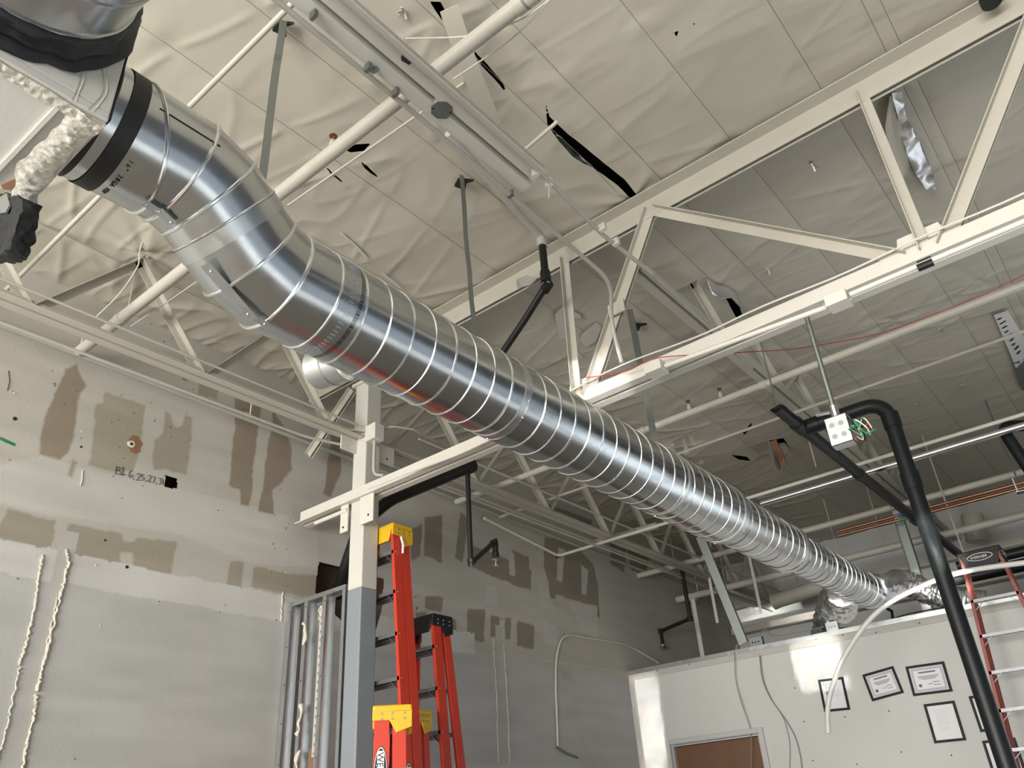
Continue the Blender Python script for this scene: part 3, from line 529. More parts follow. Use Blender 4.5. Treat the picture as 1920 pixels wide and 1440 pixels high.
def web(xa_,xb_,za,zb,w_,dbl,mt='steel',y=yt0):
    for s in ((-1,1) if dbl else (0,)):
        b=MB()
        if dbl: angle_bar(b,(xa_,y+.010*s,za),(xb_,y+.010*s,zb),(0,s,0),Vector((zb-za,0,-(xb_-xa_))).normalized(),w_*.55,w_,.007)
        else: angle_bar(b,(xa_,y-.012,za),(xb_,y-.012,zb),Vector((zb-za,0,-(xb_-xa_))).normalized(),(0,-1,0),w_,w_*.8,.007)
        b.build('web_member',M[mt],tr,0,.002)
web(-2.36,-1.70,3.83,4.99,.075,True); web(-2.43,-2.40,3.80,4.96,.055,False)
web(-1.63,-.36,4.965,3.85,.065,False); web(-.30,-.30,3.83,4.98,.055,False); web(-.22,.62,3.83,5.0,.075,True); web(.70,1.9,4.96,3.85,.065,False)
web(-5.2,-4.66,4.40,4.83,.06,True)
g=at(1155,577,'y',YT-.03); MB().prism([g+Vector((-.06,0,-.045)),g+Vector((.06,0,-.045)),g+Vector((.06,0,.045)),g+Vector((-.06,0,.045))],(0,.012,0)).build('batten_plate',M['steel'],tr,0)
for x in (-2.36,-.28): MB().prism([(x-.13,yt0-.004,3.84),(x+.13,yt0-.004,3.84),(x+.10,yt0-.004,3.96),(x-.10,yt0-.004,3.96)],(0,.008,0)).build('gusset',M['steel_w'],tr,0)
MB().prism([at(a,b,'y',YT-.095) for a,b in ((968,524),(990,516),(1006,524),(996,534),(970,541))],(0,-.003,0)).build('plastic_scrap',M['foil'],tr,0)
def joist(label,x,y0,y1,zb,zt,nodes,wall=False,mt='steel',top=False):
    j=thing('bar_joist',label,'joist',(x,y0,zb),'open web bar joists')
    for s in (-1,1): angle_bar(MB(),(x+.012*s,y0,zb),(x+.012*s,y1,zb),(s,0,0),(0,0,1),.062,.062,.007).build('bottom_chord',M[mt],j,0,.0015)
    if top:
        for s in (-1,1): angle_bar(MB(),(x+.012*s,y0,zt),(x+.012*s,y1,zt),(s,0,0),(0,0,-1),.06,.055,.007).build('top_chord',M[mt],j,0,.0015)
    for i in range(len(nodes)-1):
        (ya,ta),(yb,tb)=nodes[i],nodes[i+1]; za,zb_=(zt-.03 if ta else zb+.03),(zt-.03 if tb else zb+.03)
        angle_bar(MB(),(x-.02,ya,za),(x-.02,yb,zb_),(1,0,0),Vector((0,(zb_-za),-(yb-ya))).normalized(),.055,.05,.006).build('web_member',M[mt],j,0)
    return j
nodes=[(.18,False),(.72,True),(1.27,False),(1.83,True),(2.40,False),(2.95,True),(3.50,False)]
joist('cream bar joist along the left wall, in front of the column',-4.52,-.4,3.79,4.285,5.03,nodes)
joist('cream bar joist along the left wall, beyond the column toward the far end',-4.52,3.96,12.2,4.285,5.03,[(4.1+.56*i,i%2==1) for i in range(15)])
xj=-1.88
joist('bar joist beyond the truss, above the cut black vent pipe',xj,3.9,12.2,4.62,5.06,[(4.3+.5*i,i%2==1) for i in range(15)])
# cables of conduit along the left joist
def hz(y0,y1,x,z): return [(x,y0,z),(x,y1,z)]
p=[at(-30,565,'x',-4.62)]; q=at(585,805,'x',-4.62); p=[Vector((-4.62,.6,4.20)),Vector((-4.62,3.35,4.20)),Vector((-4.55,3.72,4.215))]
pipe('conduit','thin cream conduit under the left joist with a bend at the column','conduit',p,.011,M['pipe'],bend=.1)
pipe('conduit','cream conduit lying along the inner side of the left joist','conduit',[(-4.445,.3,4.365),(-4.445,3.72,4.365)],.010,M['pipe'])
gp=at(20,612,'x',-5.23); gq=at(650,870,'x',-5.23)
gpo=pipe('wall_pipe','green-grey pipe running along the patched left wall','pipe',[(-5.24,.6,gp.z),(-5.24,12.1,gq.z-.02)],.020,M['greenpipe'],'wall pipes')
for px,py in ((147,660),(468,770)):
    c=at(px,py,'x',-5.22); c.z=gp.z; MB().bar(c+Vector((.015,0,0)),c+Vector((.015,0,.16)),.012,.006,(0,1,0)).lathe([(-.025,.024),(.025,.024)],(-5.24,c.y,gp.z),(0,1,0),12).build('pipe_hanger',M['steel_w'],gpo)
pipe('conduit','cream conduit along the far left joist beyond the column','conduit',[(-4.62,4.1,4.20),(-4.62,12.1,4.20)],.011,M['pipe'])
for i,(x,z,r) in enumerate(((-4.74,4.42,.013),(-4.82,4.36,.016),(-4.34,4.40,.011))):
    pipe('conduit','cream conduit, %s of three parallel runs beyond the column'%('nearest the joist','closest to the wall','on the room side')[i],'conduit',[(x,4.0 if i<2 else 4.3,z),(x,12.1,z)],r,M['pipe'],'parallel conduits beyond the column')
# column electrics
jb=thing('junction_box','cream junction box on the column with a conduit curving down to the truss','junction box',at(705,803,'y',YT+.05))
c=Vector((CX1+.065,CY0+.03,4.30)); MB().box(c-Vector((.058,.05,.07)),c+Vector((.058,.05,.07))).build('box_body',M['steel_w'],jb,0,.005)
MB().tube(fillet([c+Vector((0,0,-.05)),c+Vector((0,0,-.36)),c+Vector((.14,-.02,-.415))],.12),.013,12).build('conduit_drop',M['pipe'],jb)
pipe('conduit','cream conduit leaving the column box and bending left under the joist','conduit',[c+Vector((-.04,0,.03)),c+Vector((-.10,-.12,.03)),Vector((-4.64,3.5,4.30))],.009,M['pipe'],bend=.05)
pipe('conduit','cream conduit leaving the column box and rising to the right','conduit',[c+Vector((-.2,.10,.05)),c+Vector((.05,.12,.09)),c+Vector((.10,.35,.12)),Vector((-4.38,4.6,4.46))],.010,M['pipe'],bend=.05)
# ------------------------------------------------------------------ near strut assembly with octagon box
ZS=4.30; st=thing('strut_light_bar','pale double channel bar hung under the ceiling with an octagonal box','strut bar',at(800,180,'z',ZS))
def sl(px,py,z=ZS): return at(px,py,'z',z)
yS0=.55; eA=sl(985,356); eB=sl(1003,342)
xl,xr=eA.x,eB.x; print('strut x',xl,xr,eA.y,eB.y)
def channel(x,w_,y0,y1,nm='channel',mt='steel_w'):
    b=MB(); z=ZS; h=.042
    b.sweep((x,y0,z),(x,y1,z),[(-w_/2,0),(w_/2,0),(w_/2,h),(w_/2-.004,h),(w_/2-.004,.004),(-w_/2+.004,.004),(-w_/2+.004,h),(-w_/2,h)],(1,0,0),(0,0,1)); return b.build(nm,M[mt],st,0,.001)
channel(-1.752,.070,yS0,eA.y); channel(-1.655,.072,yS0,eB.y)
MB().box((-1.80,yS0,ZS+.043),(-1.61,eA.y-.02,ZS+.05)).build('back_plate',M['steel'],st,0)
oc=sl(820,212); oc.x=-1.715; n8=[(oc.x+.052*math.cos(math.pi/8+i*math.pi/4),oc.y+.052*math.sin(math.pi/8+i*math.pi/4)) for i in range(8)]
MB().prism([(a,b,ZS-.006) for a,b in n8],(0,0,.004)).build('octagon_cover',M['box'],st,0); MB().prism([(oc.x+(a-oc.x)*.97,oc.y+(b-oc.y)*.97,ZS-.003) for a,b in n8],(0,0,.04)).build('octagon_box',M['steel_w'],st,0)
for s in (-1,1): MB().lathe([(0,.005),(.002,.004)],(oc.x+.02*s,oc.y+.035*s,ZS-.006),(0,0,-1),8).build('cover_screw',M['dark'],st)
for y0,y1 in ((.6,.95),(1.02,1.20),(1.22,1.45)): MB().box((-1.617,y0,ZS-.012),(-1.606,y1,ZS+.01)).build('painted_sun_strip',M['steel_w'],st,0)  # strips of sunlight beside the channel, modelled as white pieces
for px,py in ((757,110),(690,128)):
    p=sl(px,py,ZS-.01); b=MB().tube([p+Vector((0,0,.02)),p,p+Vector((.01,.02,-.01)),p+Vector((.02,.03,.01))],.013,8); b.build('wire_stub' if px==757 else 'strap_clamp',M['black'] if px==757 else M['galv_dull'],st)
cl=pipe('conduit','cream conduit left of the strut bar, bending down to the truss box','conduit',[Vector((-1.81,.5,4.29)),Vector((-1.815,1.8,4.29)),Vector((-1.818,2.461,4.27)),Vector((sl(1150,530,4.27).x,3.45,4.27)),Vector((-2.03,3.70,4.20)),Vector((-2.02,3.74,3.9))],.0125,M['pipe'],bend=.16)
for px,py in ((588,30),(690,128),(742,175),(957,365)):
    p=sl(px,py,4.27); MB().box(p-Vector((.017,.008,.014)),p+Vector((.017,.008,.026))).build('conduit_clamp',M['galv_dull'],cl,0)
cr_=pipe('conduit','cream conduit right of the strut bar, crossing under the truss top chord','conduit',[Vector((-1.602,.5,4.27)),sl(1008,318,4.27),sl(1130,440,4.27),sl(1222,512,4.27)],.0125,M['pipe'])
for px,py in ((1005,325),(1030,345),(1130,428),(1155,455)):
    p=sl(px,py,4.27); MB().box(p-Vector((.02,.012,.016)),p+Vector((.02,.012,.028))).build('conduit_clamp',M['steel_w'],cr_,0)
pipe('conduit','grey conduit stub continuing past the truss near the ceiling','conduit',[sl(1222,512,4.3),sl(1410,690,4.36)],.011,M['pipe'])
MB().tube([sl(1030,350,4.26),sl(1029,372,4.2)],.003,6).build('tie_tail',M['whitewire'],cr_)
# bottom chord electrics
b1=thing('junction_box','white square box on the truss bottom chord where the bent conduit lands','junction box',at(1228,692,'y',YT-.12),'white boxes on the truss')
c=at(1230,692,'y',YT-.12); MB().box(c-Vector((.055,.05,.032)),c+Vector((.055,.05,.032))).build('box_body',M['steel_w'],b1,0,.004); MB().box(c+Vector((-.05,.0,.03)),c+Vector((.02,.03,.06))).build('box_clamp',M['steel_w'],b1,0)
b2=thing('junction_box','white square box further right on the truss bottom chord, on the straight conduit','junction box',at(1572,562,'y',YT-.12),'white boxes on the truss')
c2=at(1572,565,'y',YT-.12); MB().box(c2-Vector((.055,.05,.032)),c2+Vector((.055,.05,.032))).build('box_body',M['steel_w'],b2,0,.004)
for px,py in ((1545,571),(1595,562)): MB().lathe([(0,.006),(.003,.004)],at(px,py,'y',YT-.172),(0,-1,0),8).build('box_screw',M['rivet'],b2)
zc_=c.z; cc=pipe('conduit','white conduit running along the truss between the two square boxes','conduit',[c+Vector((.06,0,-.005)),c2+Vector((-.06,0,-.005))],.014,M['steel_w'])
cc2=pipe('conduit','white conduit along the truss right of the second box, with black tape','conduit',[c2+Vector((.06,0,.01)),c2+Vector((2.2,0,.01))],.014,M['steel_w'])
tpp=at(1735,497,'y',YT-.12); MB().tube([tpp+Vector((-.035,0,0)),tpp+Vector((.035,0,.0))],.019,12).box(tpp+Vector((-.03,-.004,-.02)),tpp+Vector((.035,.004,.035))).build('tape_wrap',M['black'],cc2,0)
wp=[Vector((-2.5,YT-.03,3.875))]+[Vector((x,YT-.03+.012*math.sin(x*7),3.878+.02*max(0,math.sin(x*2.2)))) for x in np.arange(-2.3,3,.12)]
pipe('loose_cable','white loose cable lying along the top of the truss bottom chord','cable',wp,.0055,M['whitewire'],n=8)
wp=[Vector((x,YT-.035-.01*math.sin(x*5),3.872+.018*math.sin(x*3.1+1)**2)) for x in np.arange(-4.3,-2.6,.1)]
pipe('loose_cable','white cable sagging along the truss left of the duct','cable',[v+Vector((0,-.05,-.10-.04*math.sin((v.x+4.3)*1.8))) for v in wp],.006,M['whitewire'],n=8)
pipe('conduit','white conduit under the short truss stub left of the column','conduit',[(at(592,976,'y',YT-.03).x,YT-.03,3.70),(CX0-.002,YT-.03,3.70)],.016,M['steel_w'])
rp=smooth_path([at(1100,708,'y',YT-.06),at(1170,697,'y',YT-.08),at(1230,672,'y',YT-.09),at(1330,664,'y',YT+.1),at(1480,655,'y',4.6),at(1560,643,'y',5.0),at(1650,625,'y',5.25),at(1770,582,'y',5.4),at(1870,540,'y',5.4),at(1990,480,'y',5.4)],8)
pipe('red_cable','thin red cable swagged from the truss box to the right edge','cable',rp,.0032,M['redwire'],n=8)
# ------------------------------------------------------------------ sprinkler mains and other runs across the room
def head(b_parent,p,up=1,mt='brass'):
    p=Vector(p); u=Vector((0,0,up)); o=MB().lathe([(0,.019),(.03,.019),(.032,.014),(.05,.014)],p,u,12).build('sprinkler_head',M['pipe'],b_parent)
    b=MB().lathe([(0,.004),(.03,.004)],p+u*.05,u,8).lathe([(.03,.006),(.032,.022),(.034,.022)],p+u*.05,u,14)
    for s in (-1,1): b.tube([p+u*.05+Vector((.011*s,0,0)),p+u*.066+Vector((.014*s,0,0)),p+u*.08],.0025,6)
    b.build('deflector',M[mt],o)
def xrun(name,label,cat,p0,p1,r,mt,grp=None):
    return pipe(name,label,cat,[p0,p1],r,M[mt],grp,16)
ZN=4.57; n0=at(152,655,'z',ZN); yN=at(560,335,'z',ZN).y
pn=xrun('sprinkler_main','cream sprinkler pipe crossing behind the elbow and above the strut bar','pipe',(-5.22,yN,ZN),(1.2,yN,ZN),.038,'pipe')
hp=at(617,268,'z',ZN+.05); head(pn,(hp.x,yN,ZN+.035))
for px,py in ((232,600),(985,15),(1000,2)):
    p=at(px,py,'z',ZN); MB().lathe([(-.03,.043),(.03,.043)],(p.x,yN,ZN),(1,0,0),16).build('pipe_coupling',M['pipe'],pn)
for px,py,q in ((240,590,1),):
    p=at(px,py,'z',ZN); MB().tube([(p.x,yN,ZN+.04),(p.x,yN,5.02)],.005,8).build('hanger_rod',M['pipe'],pn)
ZA=4.45; yA=at(1600,657,'z',ZA).y; eA0=at(852,940,'z',ZA)
pa=xrun('sprinkler_main','cream sprinkler pipe with upright heads just beyond the roof truss','pipe',(eA0.x,yA,ZA),(2.9,yA,ZA),.030,'pipe')
for px,py in ((1281,765),(1345,745)): head(pa,(at(px,py,'z',ZA).x,yA,ZA+.028),1)
for px,py in ((1430,720),(1197,802)):
    p=at(px,py,'z',ZA); MB().lathe([(-.025,.036),(.025,.036)],(p.x,yA,ZA),(1,0,0),16).build('pipe_coupling',M['pipe'],pa)
pq=at(1470,690,'y',yA+.02)
xrun('steel_conduit','shiny steel conduit lying along the top of the sprinkler pipe with heads','conduit',(at(1190,793,'z',ZA+.06).x,yA+.05,ZA+.055),(2.9,yA+.05,ZA+.055),.0135,'chrome')
ZB=4.45; yB=at(1500,770,'z',ZB).y; xrun('conduit','thin cream conduit crossing behind the cut black vent pipe','conduit',(at(915,962,'z',ZB).x,yB,ZB),(2.9,yB,ZB),.0135,'pipe')
ZCc=4.25; yC=at(1750,828,'z',ZCc).y; kk=at(1005,1028,'z',ZCc)
pcn=pipe('conduit','white conduit crossing under the duct with a bend near the left wall','conduit',[at(908,972,'x',-5.25),(kk.x,yC,ZCc),(2.9,yC,ZCc)],.017,M['steel_w'],bend=.06)
MB().lathe([(-.03,.02),(.03,.02)],(kk.x,yC,ZCc),(1,0,0),12).build('dark_coupling',M['black'],pcn)
yG=yC+.05; zg=at(1750,848,'y',yG).z; xrun('steel_conduit','large galvanized conduit with hangers just below the white conduit','conduit',(at(1425,935,'y',yG).x,yG,at(1600,893,'y',yG).z),(2.9,yG,at(1600,893,'y',yG).z),.030,'chrome')
ZE=4.40; yE=at(1270,1060,'z',ZE).y; e0=at(1165,1086,'z',ZE)
pe=xrun('water_pipe','cream pipe across the room ending left of the duct, black drop in front','pipe',(e0.x,yE,ZE),(2.9,yE,ZE),.037,'pipe')
for px in (1265,1420): p=at(px,1060-(px-1270)*.27,'z',ZE); MB().tube([(p.x,yE,ZE),(p.x,yE,5.05)],.006,8).build('hanger_rod',M['pipe'],pe)
ZF=4.233; yF=at(1350,1105,'z',ZF).y; f0=at(1255,1131,'z',ZF)
pf=xrun('water_pipe','thicker cream pipe across the far end of the room, lowest in view','pipe',(max(f0.x,XL+.02),yF,ZF),(2.9,yF,ZF),.046,'pipe')
for px in (1310,1362,1575,1660): p=at(px,1115-(px-1310)*.245,'z',ZF); MB().tube([(p.x,yF,ZF),(p.x,yF,5.05)],.008,8).build('hanger_rod',M['pipe'],pf)
s0,s1=at(1115,1018,'z',4.5),at(1232,985,'z',4.5); xrun('pipe_stub','short dull pipe stub ending under the left joist, just above the black drop','pipe',s0,s1,.04,'pipe')
# thin bridging rods crossing in front of the ceiling
pipe('bridging_rod','thin cream bridging rod crossing behind the white box to the upper edge','rod',[at(-20,575,'z',4.72),at(575,-20,'z',4.72)],.014,M['pipe'])
pipe('bridging_rod','thin cream bridging rod running between two torn slits in the ceiling','rod',[at(540,385,'z',4.98),at(870,155,'z',4.98)],.007,M['pipe'])
pipe('bridging_rod','flat cream strut from the right conduit up to the foil gap','rod',[at(985,280,'z',4.95),at(1045,228,'z',5.05)],.012,M['pipe'])
pp=smooth_path([at(300,415,'z',5.06),at(272,445,'x',-4.40),at(262,470,'x',-4.42),at(258,500,'x',-4.42),at(225,550,'x',-4.42),at(180,595,'x',-4.44)],6)
pipe('loose_wire','cream loose wire dangling from the ceiling node down to the joist','cable',pp,.005,M['whitewire'],n=8)
pp=smooth_path([at(380,520,'x',-4.3),at(330,555,'x',-4.4),at(245,612,'x',-4.5)],6); pipe('loose_wire','cream loose wire slanting from the elbow down to the round pipe','cable',pp,.004,M['whitewire'],n=8)
pp=smooth_path([at(760,72,'z',4.6),at(850,70,'z',4.6),at(905,62,'z',4.55),at(980,35,'z',4.55),at(1035,-5,'z',4.5)],6); pipe('loose_wire','thin white wire swagged over the sprinkler pipe at the top edge, upper one','cable',pp,.004,M['whitewire'],n=8)
pp=smooth_path([at(850,148,'z',4.8),at(885,125,'z',4.7),at(950,80,'z',4.6),at(1000,35,'z',4.55),at(1030,0,'z',4.5)],6); pipe('loose_wire','thin white wire drooping below the sprinkler pipe at the top edge, lower one','cable',pp,.004,M['whitewire'],n=8)
# ------------------------------------------------------------------ black pipe drops
bd=thing('sprinkler_drop','black sprinkler drop with elbow hanging in front of the truss chord','pipe',at(1018,540,'y',3.45))
zt=4.98; t0=at(1017,462,'y',3.5); e1=at(1021,540,'y',3.5)
MB().tube([(t0.x,3.5,t0.z+.02),(t0.x,3.5,e1.z)],.026,16).build('riser',M['black'],bd); MB().lathe([(-.05,.036),(.03,.036),(.05,.03)],(t0.x,3.5,at(1020,520,'y',3.5).z),(0,0,1),16).lathe([(-.035,.034),(.035,.034)],(t0.x,3.5,e1.z),at(948,655,'y',3.9)-e1,16).build('elbow_fitting',M['black'],bd)
MB().tube([e1,at(985,598,'y',3.55),at(935,672,'y',3.62)],.024,14).build('branch',M['black'],bd); MB().lathe([(0,.038),(.012,.036)],(t0.x,3.5,at(1020,530,'y',3.5).z-.035),(0,0,1),16).build('fitting_ring',M['chrome'],bd)
uu=[at(990,420,'z',5.0),at(1012,445,'z',5.0)]; tag(MB().tube([at(840,250,'z',5.0),at(980,408,'z',5.0),at(1013,440,'z',5.0),(t0.x,3.5,t0.z+.02)],.026,14).lathe([(-.03,.036),(.03,.036)],(t0.x,3.5,t0.z+.03),(0,0,1),14).build('ceiling_pipe',M['pipe'],None),'cream pipe along the ceiling feeding the black sprinkler drop','pipe')
# thick black pipe from the wall hole, under the truss, with a sprinkler drop
bp=thing('drain_pipe','thick black pipe from the wall hole running under the truss past the column','pipe',(-5.2,4.2,3.4))
w0=at(640,1100,'x',-5.35); w1=at(655,985,'y',4.12); a1=at(725,936,'y',4.12); a2=at(880,869,'y',4.12)
MB().tube(fillet([(-5.36,4.33,3.30),(-5.12,4.2,3.42),Vector((-4.86,4.13,3.74)),Vector((-4.5,4.13,a1.z-.01)),Vector((a2.x,4.13,a1.z))],.10),.052,18).build('pipe_run',M['black'],bp)
MB().lathe([(-.06,.060),(.02,.060),(.03,.05)],(a2.x,4.13,a1.z),(1,0,0),18).build('end_tee',M['black'],bp)
sd=thing('sprinkler_drop','black sprinkler drop and elbow hanging from the thick pipe right of the tall ladder','pipe',(a2.x,4.13,a1.z))
vx=a2.x-.03; eb=at(880,1058,'y',4.13); hb=at(925,1018,'y',4.0); vt=Vector((vx,4.13,eb.z))
hb=at(928,1015,'y',4.42)
MB().tube([(vx,4.13,a1.z-.04),vt],.0185,14).build('drop_pipe',M['black'],sd); MB().tube([vt,hb],.0185,14).build('arm',M['black'],sd)
o=MB().tube([vt+Vector((0,0,.03)),vt,vt.lerp(hb,.1)],.026,14).tube([hb.lerp(vt,.1),hb,hb-Vector((0,0,.03))],.026,14).build('elbow_fitting',M['black'],sd)
h0=hb-Vector((0,0,.03)); MB().lathe([(0,.022),(.05,.022),(.055,.026),(.09,.026)],h0,(0,0,-1),16).build('reducer',M['black'],sd)
MB().lathe([(.09,.02),(.12,.045),(.125,.045),(.13,.03)],h0,(0,0,-1),20).build('escutcheon',M['galv_dull'],sd); MB().lathe([(.13,.008),(.15,.012),(.155,.02),(.158,.02)],h0,(0,0,-1),12).build('sprinkler_tip',M['chrome'],sd)
# black drop far, over the partition
fd=thing('sprinkler_drop','black sprinkler drop with a crank, hanging over the partition wall','pipe',at(1270,1000,'y',9.3))
q0,q1=at(1252,985,'y',9.3),at(1294,1160,'y',9.3); q0.x=q1.x; q2=at(1235,1157,'y',9.6); q2.z=q1.z; q3=q2-Vector((0,0,.17))
MB().tube([(q1.x,9.3,4.35),q1],.026,14).build('drop_pipe',M['black'],fd); MB().tube([q1,q2,q3],.024,14).build('crank',M['black'],fd); MB().lathe([(-.03,.034),(.03,.034)],q1,(0,0,1),14).lathe([(-.03,.034),(.03,.034)],q2,(0,0,1),14).build('elbow_fitting',M['black'],fd); MB().lathe([(0,.03),(.02,.03),(.03,.045),(.034,.045),(.05,.012),(.07,.02)],q3,(0,0,-1),14).build('sprinkler_tip',M['galv_dull'],fd)
# ------------------------------------------------------------------ black plastic vent pipes on the right
vt_=thing('vent_pipe','black plastic vent pipe with a tall vertical leg and a cut slanted end','pipe',(-1.03,5.57,0))
YV=5.57; zv=3.93; xd=at(1508,806,'z',zv).x; xv=at(1742,1000,'y',YV).x
MB().tube(fillet([(xd,YV,zv),(xv,YV,zv+.0),(xv,YV,.0)],.16,10),.052,20).build('tall_leg',M['abs'],vt_)
y0=at(1440,770,'z',zv).y+.03
c=MB().tube([(xd,y0,zv),(xd,11.2,zv+.02)],.045,20,True); c.v[:20]=[(x,y+(-.05 if z<zv else .03),z) for x,y,z in c.v[:20]]; c.build('level_run',M['abs'],vt_)
MB().lathe([(0,.038),(.003,.038)],(xd,y0+.02,zv),(0,-1,0),18).build('open_end',M['dark'],vt_)
for yy_ in (y0+.42,YV-.10,YV+1.25,YV+2.9): MB().lathe([(-.04,.053),(.04,.053)],(xd,yy_,zv),(0,1,0),18).build('hub',M['abs'],vt_)
for c_,d_,l_ in (((xd+.08,YV,zv),(1,0,0),.05),((xv,YV,zv-.16),(0,0,1),.055),((xv,YV,at(1700,905,'y',YV).z),(0,0,1),.06)): MB().lathe([(-l_,.06),(l_,.06)],c_,d_,18).build('hub',M['abs'],vt_)
pipe('vent_pipe','black plastic pipe bend leaving the right edge under the steel conduit','pipe',[at(1872,803,'y',7.6)+Vector((.5,.4,0)),at(1876,800,'y',7.6),at(1935,880,'y',7.6)-Vector((0,0,.1))],.05,M['abs'],bend=.1)
pipe('soil_pipe','thick black pipe behind the faded red ladder at the right edge','pipe',[at(1775,1090,'y',9.6),Vector((2.9,9.6,at(1775,1090,'y',9.6).z))],.065,M['abs'])
pipe('soil_pipe','black pipe above the ladder cap at the right edge','pipe',[at(1795,1062,'y',9.4),Vector((2.9,9.4,at(1795,1062,'y',9.4).z+.02))],.05,M['abs'])
pipe('wall_bracket_pipe','small black bent pipe under the spiral duct end','pipe',[at(1640,1128,'y',9.1),at(1672,1146,'y',9.1),at(1674,1160,'y',9.1)],.016,M['black'])
# copper pair with a blue sleeve
zcp=at(1800,936,'y',8.9).z
for i,dz in enumerate((0,-.05)):
    o=pipe('copper_tube','copper tube of the pair crossing behind the black vent, %s one'%('upper','lower')[i],'pipe',[(at(1572,1002,'y',8.9).x,8.9,zcp+dz),(2.9,8.9,zcp+dz)],.0135,M['copper'],'copper tubes')
    a,b=at(1685,966,'y',8.9),at(1716,958,'y',8.9); MB().tube([(a.x,8.9,zcp+dz),(b.x,8.9,zcp+dz)],.018,12).build('colored_sleeve',M['bluetape'] if i==0 else M['greencard'],o)
# rods, EMT drop and wired box
YM=3.80; em=thing('conduit_drop','grey steel conduit drop under the truss ending in an open box with loose wires','conduit',at(1567,775,'y',YM))
e1=at(1566,775,'y',YM); MB().tube([e1,(e1.x,YM,3.755)],.0125,12).build('conduit_leg',M['galv_dull'],em)
bxc=e1-Vector((0,0,.10)); o=MB()
for a,b in (((-.055,-.03,-.075),(.055,-.027,.075)),((-.055,-.03,-.075),(-.052,.04,.075)),((.052,-.03,-.075),(.055,.04,.075)),((-.055,-.03,.072),(.055,.04,.075)),((-.055,-.03,-.075),(.055,.04,-.072))): o.box(bxc+Vector(a),bxc+Vector(b))
bo=o.build('open_box',M['galv'],em,0)
for dx,dz in ((-.025,.03),(.02,.03),(-.025,-.03),(.02,-.03)): MB().lathe([(0,.013),(.002,.013)],bxc+Vector((dx,-.03,dz)),(0,-1,0),12).build('knockout',M['galv_dull'],bo)
MB().lathe([(-.02,.02),(.04,.02)],e1,(0,0,1),10).build('connector',M['chrome'],em)
rnd=random.Random(4)
for i,mt in enumerate(('greencard','whitewire','black','redwire','whitewire','black','greencard')):
    p=[bxc+Vector((.05,.02,.02-i*.008))]
    for k in range(5): p.append(bxc+Vector((.06+.02*k+rnd.uniform(-.02,.02),rnd.uniform(-.05,.05),rnd.uniform(-.07,.05))))
    MB().tube(smooth_path(p,5),.0035,6).build('loose_wire',M[mt],em)
sp=[]; s0,s1=at(1530,778,'y',YM),at(1556,774,'y',YM)
for k in range(90): sp.append(s0.lerp(s1,k/89)+Vector((0,math.sin(k*.9),math.cos(k*.9)))*.009)
MB().tube(sp,.0022,5).build('flex_whip',M['chrome'],em)
def rod(label,px,py,y,r=.0055,mt='galv_dull',top=None):
    p=at(px,py,'y',y); return tag(MB().tube([p,(p.x,y,top or ZC-.02)],r,8).build('threaded_rod',M[mt],None),label,'rod','threaded hanger rods')
o=rod('threaded rod holding the strut clip on the copper tubes',1905,893,8.9,.008); p=at(1905,893,'y',8.9); MB().box((p.x-.05,8.86,zcp-.09),(p.x+.05,8.94,zcp-.08)).box((p.x-.04,8.87,zcp-.09),(p.x-.03,8.93,zcp+.06)).build('strut_clip',M['galv'],o,0)
rod('threaded rod meeting the cut black vent pipe near its open end',1460,775,YV-.35,top=4.66); 
rod('thin rod hanging beside the wired box down to the white conduit',1530,875,yC,.007,'pipe'); rod('thin rod hanging above the far ladder down to the flexible duct',1712,1085,9.0); rod('white rod hanging left of the ladder cap',1806,1035,9.3,.008,'pipe')
# steel stud brace and studs near the partition
a,b=at(1313,1005,'y',YP-.12),at(1395,1207,'y',YP+.04); tag(MB().sweep(a,b,[(-.05,-.02),(.05,-.02),(.05,.02),(.046,.02),(.046,-.016),(-.046,-.016),(-.046,.02),(-.05,.02)],(1,0,.3),(0,1,0)).build('stud_brace',M['galv_dull'],None,0),'leaning galvanized stud brace from the duct down to the partition top','stud')
a=at(1727,1105,'y',9.2); tag(MB().box((a.x-.05,9.18,0),(a.x+.05,9.26,4.3)).build('steel_stud',M['galv_dull'],None,0,.004),'upright grey steel stud behind the foil flexible duct','stud')
for px2,py2,yy_,l in ((1345,1168,9.9,'first one right of the black drop'),(1427,1150,9.9,'right of the leaning stud brace')):
    p=at(px2,py2,'y',yy_); tag(MB().box((p.x-.022,yy_,p.z),(p.x+.022,yy_+.004,ZC)).box((p.x-.022,yy_,p.z),(p.x-.018,yy_+.03,ZC)).build('hanging_strip',M['steel_w'],None,0),'narrow white strip hanging from the roof, '+l,'strip')
p=at(1310,1180,'y',yF); tag(MB().box((p.x-.03,yF-.03,0),(p.x+.03,yF+.0,ZF-.05)).box((p.x-.05,yF-.05,ZF-.06),(p.x+.05,yF+.05,ZF-.048)).build('pipe_post',M['steel_w'],None,0,.003),'upright white post holding up the thick far pipe behind the black drop','post')
